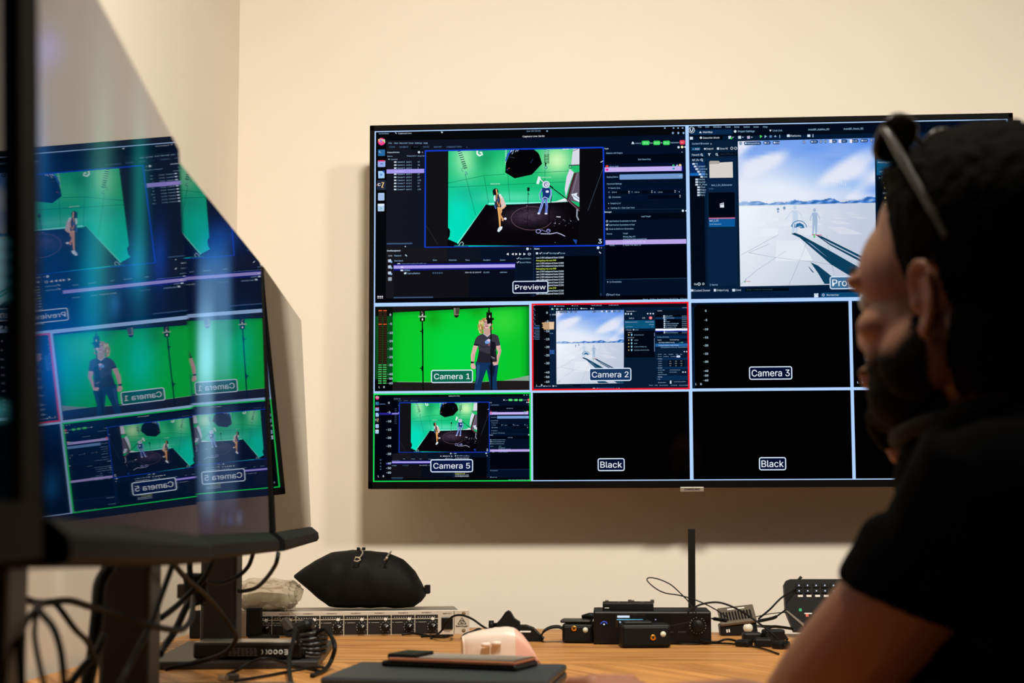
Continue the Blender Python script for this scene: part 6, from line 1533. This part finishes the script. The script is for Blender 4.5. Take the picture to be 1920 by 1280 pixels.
def hkeep(p):
    if abs(p.x) > 0.0775 and -0.032 < p.y < 0.006 and p.z < 0.020: return 0
    if abs(p.x) > 0.074 and -0.024 < p.y < 0.0 and p.z < 0.010: return 0
    line = 0.060 + 0.0*p.x                                   # hairline on the forehead
    if p.y > 0.035: hl = 0.084+max(0, (abs(p.x)-0.045))*-1.5
    elif p.y > 0.014: hl = 0.076 - (0.035-p.y)/0.021*0.105 if abs(p.x) > 0.045 else 0.084
    elif p.y > -0.016: hl = -0.045 if p.y > -0.004 else 0.010
    else: hl = -0.100
    hl += 0.004*noise3(p*120)
    return max(0, (p.z-hl)/0.016) if p.y > -0.14 else 0
shell('hair', hairf, hkeep, lambda p: 0.003+0.006*max(0, min(1, (p.z-0.045)/0.05))+0.012*max(0, min(1, (p.y-0.02)/0.05))*max(0, min(1, (p.z-0.07)/0.03)))
def bkeep(p):
    if p.y < -0.004 or p.z < -0.128: return 0
    top = -0.046 if p.y < 0.07 else -0.052
    if p.y < 0.03 and abs(p.x) > 0.04: top = -0.048+(0.03-p.y)*0.9
    if p.y > 0.085 and -0.082 < p.z < -0.060 and abs(p.x) < 0.020: return 0
    if p.y > 0.1 and p.z > -0.055: return 0
    return max(0, (top+0.008-p.z+0.004*noise3(p*130))/0.030)
shell('beard', beardf, bkeep, lambda p: 0.0016+0.0012*max(0, min(1, (-0.075-p.z)/0.02)), 160)
for s_ in (1, -1):
    e = MB(); ellipsoid(e, (s_*0.031, 0.073, -0.004), (0.0125, 0.0125, 0.0125), n=16)
    o = MB().add([Vector(v)-man.location for v in e.v], e.f, True).build('eye', mat('eye_white', (214, 206, 198), 0.2, noise=0.02), man)
    p0 = HM_(s_*0.031, 0.0840, -0.004)-man.location
    ei = MB(); ellipsoid(ei, (0, 0, 0), (0.0052, 0.0022, 0.0052), hax, p0, 10); ei.build('iris', mat('brown_iris', (48, 28, 16), 0.2, noise=0.05), o)
    eb = MB().tube(spline([HM_(s_*0.014, 0.098, 0.020)-man.location, HM_(s_*0.030, 0.094, 0.026)-man.location, HM_(s_*0.046, 0.078, 0.020)-man.location], 5), [0.002, 0.003, 0.003, 0.0035, 0.0035, 0.0035, 0.003, 0.003, 0.002, 0.002, 0.0015], 8).build('eyebrow', hairm, man)
# t-shirt
b = MB()
limb(b, [(neck-UP*0.055, 0.082), (chest, 0.132), ((chest+pel)/2+F*0.01, 0.137), (pel+UP*0.02, 0.136)])
limb(b, [(shL+LL*-0.02, 0.062), (neck-UP*0.055-F*0.01, 0.072), (shR+LL*0.02, 0.062)])
cuffL = shL.lerp(elL, 0.36); cuffR = shR.lerp(elR, 0.5)
cuffL = cuffL-UP*0.012
b.tube([shL+UP*0.035, shL.lerp(cuffL, 0.5), cuffL+UP*0.03+F*-0.012, cuffL], [0.060, 0.061, 0.064, 0.066], 24)
b.tube([shR+UP*0.03, shR.lerp(cuffR, 0.5), cuffR], [0.060, 0.062, 0.064], 24)
ellipsoid(b, (0, 0, 0), (0.062, 0.062, 0.062), Matrix.Identity(3), shL, 16); ellipsoid(b, (0, 0, 0), (0.072, 0.072, 0.07), Matrix.Identity(3), shR, 16)
bk = chest-F*0.045+UP*0.05; ellipsoid(b, (0, 0, 0), (0.17, 0.10, 0.16), Matrix((LL, F, UP)).transposed(), bk, 18)
def wr_(co):
    n = noise3(co*14)*0.006+noise3(co*32)*0.003; return co + (co-Vector((chest.x, chest.y, co.z))).normalized()*n
remesh(b, 't_shirt', shirtm, man, 0.006, 2, wr_)
# collar band round the neck
cpt = []
for a in range(0, 360, 15):
    cpt.append(neck + (LL*math.cos(R(a))*0.079 + F*math.sin(R(a))*0.079) + UP*(-0.004-0.018*math.sin(R(a))) - man.location)
MB().tube(cpt, 0.008, 8, closed=True).build('collar', mat('charcoal_rib', (38, 38, 36), 0.9, noise=0.1), man)
# trousers and shoes
b = MB()
kz_l = 0.50
for s_ in (1, -1):
    hip = pel+LL*0.09*s_+UP*0.0; hip.z = 0.525; kn_ = hip+F*0.40+LL*0.03*s_; kn_.z = 0.53; an_ = kn_+F*-0.02; an_.z = 0.11
    limb(b, [(hip, 0.090), (hip.lerp(kn_, 0.5), 0.080), (kn_, 0.062)]); limb(b, [(kn_, 0.062), (kn_.lerp(an_, 0.4), 0.060), (an_, 0.048)])
limb(b, [(pel+LL*0.06, 0.115), (pel-LL*0.06, 0.115)])
remesh(b, 'jeans', jeanm, man, 0.009, 2)
for s_ in (1, -1):
    hip = pel+LL*0.09*s_; kn_ = hip+F*0.40+LL*0.03*s_; an_ = kn_+F*-0.02
    Ms = Matrix((LL, F, UP)).transposed().to_4x4(); Ms.translation = Vector((an_.x, an_.y, 0))-man.location
    MB().box(-0.045, 0.045, -0.075, 0.20, 0.002, 0.030, 0.012, M=Ms).box(-0.042, 0.042, -0.07, 0.11, 0.028, 0.10, 0.025, M=Ms).box(-0.042, 0.042, 0.05, 0.19, 0.028, 0.065, 0.02, M=Ms).build('shoe', rubber, man)
# sunglasses on the head
sg0 = HM_(0, 0.05, 0.13)
gl = thing('sunglasses', 'dark sunglasses resting on top of the man\'s head', 'sunglasses', sg0)
frm = mat('grey_brown_frame', (60, 54, 44), 0.3, noise=0.06); lens = mat('dark_olive_lens', (34, 36, 22), 0.08, noise=0.02, coat=0.5)
def SG(x, y, z): return HM_(x, y, z)-sg0
for s_ in (1, -1):
    rimp = []
    for a in range(0, 360, 20):
        u, v = math.cos(R(a)), math.sin(R(a)); u = math.copysign(abs(u)**0.75, u); v = math.copysign(abs(v)**0.75, v)
        rimp.append(SG(s_*(0.036+0.026*u), 0.045-0.012*v-0.006*abs(u)*(1 if u > 0 else 0), 0.136+0.016*v))
    MB().tube(rimp, 0.0032, 8, closed=True).build('rim', frm, gl)
    cc = sum(rimp, Vector())/len(rimp); MB().add([cc]+rimp, [(0, i+1, (i+1) % len(rimp)+1) for i in range(len(rimp))], True).build('lens', lens, gl)
    MB().tube(spline([SG(s_*0.059, 0.040, 0.138), SG(s_*0.064, 0.031, 0.132), SG(s_*0.075, 0.004, 0.094), SG(s_*0.084, -0.025, 0.050), SG(s_*0.086, -0.036, 0.030)], 6), [0.0042]*12+[0.0036]*7+[0.0028]*6, 8).build('temple_arm', frm, gl)
MB().tube(spline([SG(-0.010, 0.046, 0.138), SG(0, 0.047, 0.144), SG(0.010, 0.046, 0.138)], 4), 0.0028, 8).build('bridge', frm, gl)
# stool
stl = thing('office_stool', 'round black office stool under the seated man', 'stool', (pel.x, pel.y, 0))
MB().lathe([(0.16, 0.345), (0.19, 0.36), (0.19, 0.395), (0.165, 0.408)], 36).build('seat', shirtm, stl)
MB().lathe([(0.03, 0.06), (0.03, 0.345)], 16).build('gas_column', stand_m, stl)
for k in range(5):
    a = R(72*k+18); MB().box(0, 0.27, -0.018, 0.018, 0.055, 0.085, 0.005, M=Matrix.Rotation(a, 4, 'Z')).build('leg', rubber, stl)
    MB().lathe([(0.024, -0.012), (0.024, 0.012)], 16, Matrix.Rotation(a, 4, 'Z') @ Matrix.Translation((0.255, 0, 0.026)) @ Matrix.Rotation(PI/2, 4, 'X')).build('caster', rubber, stl)
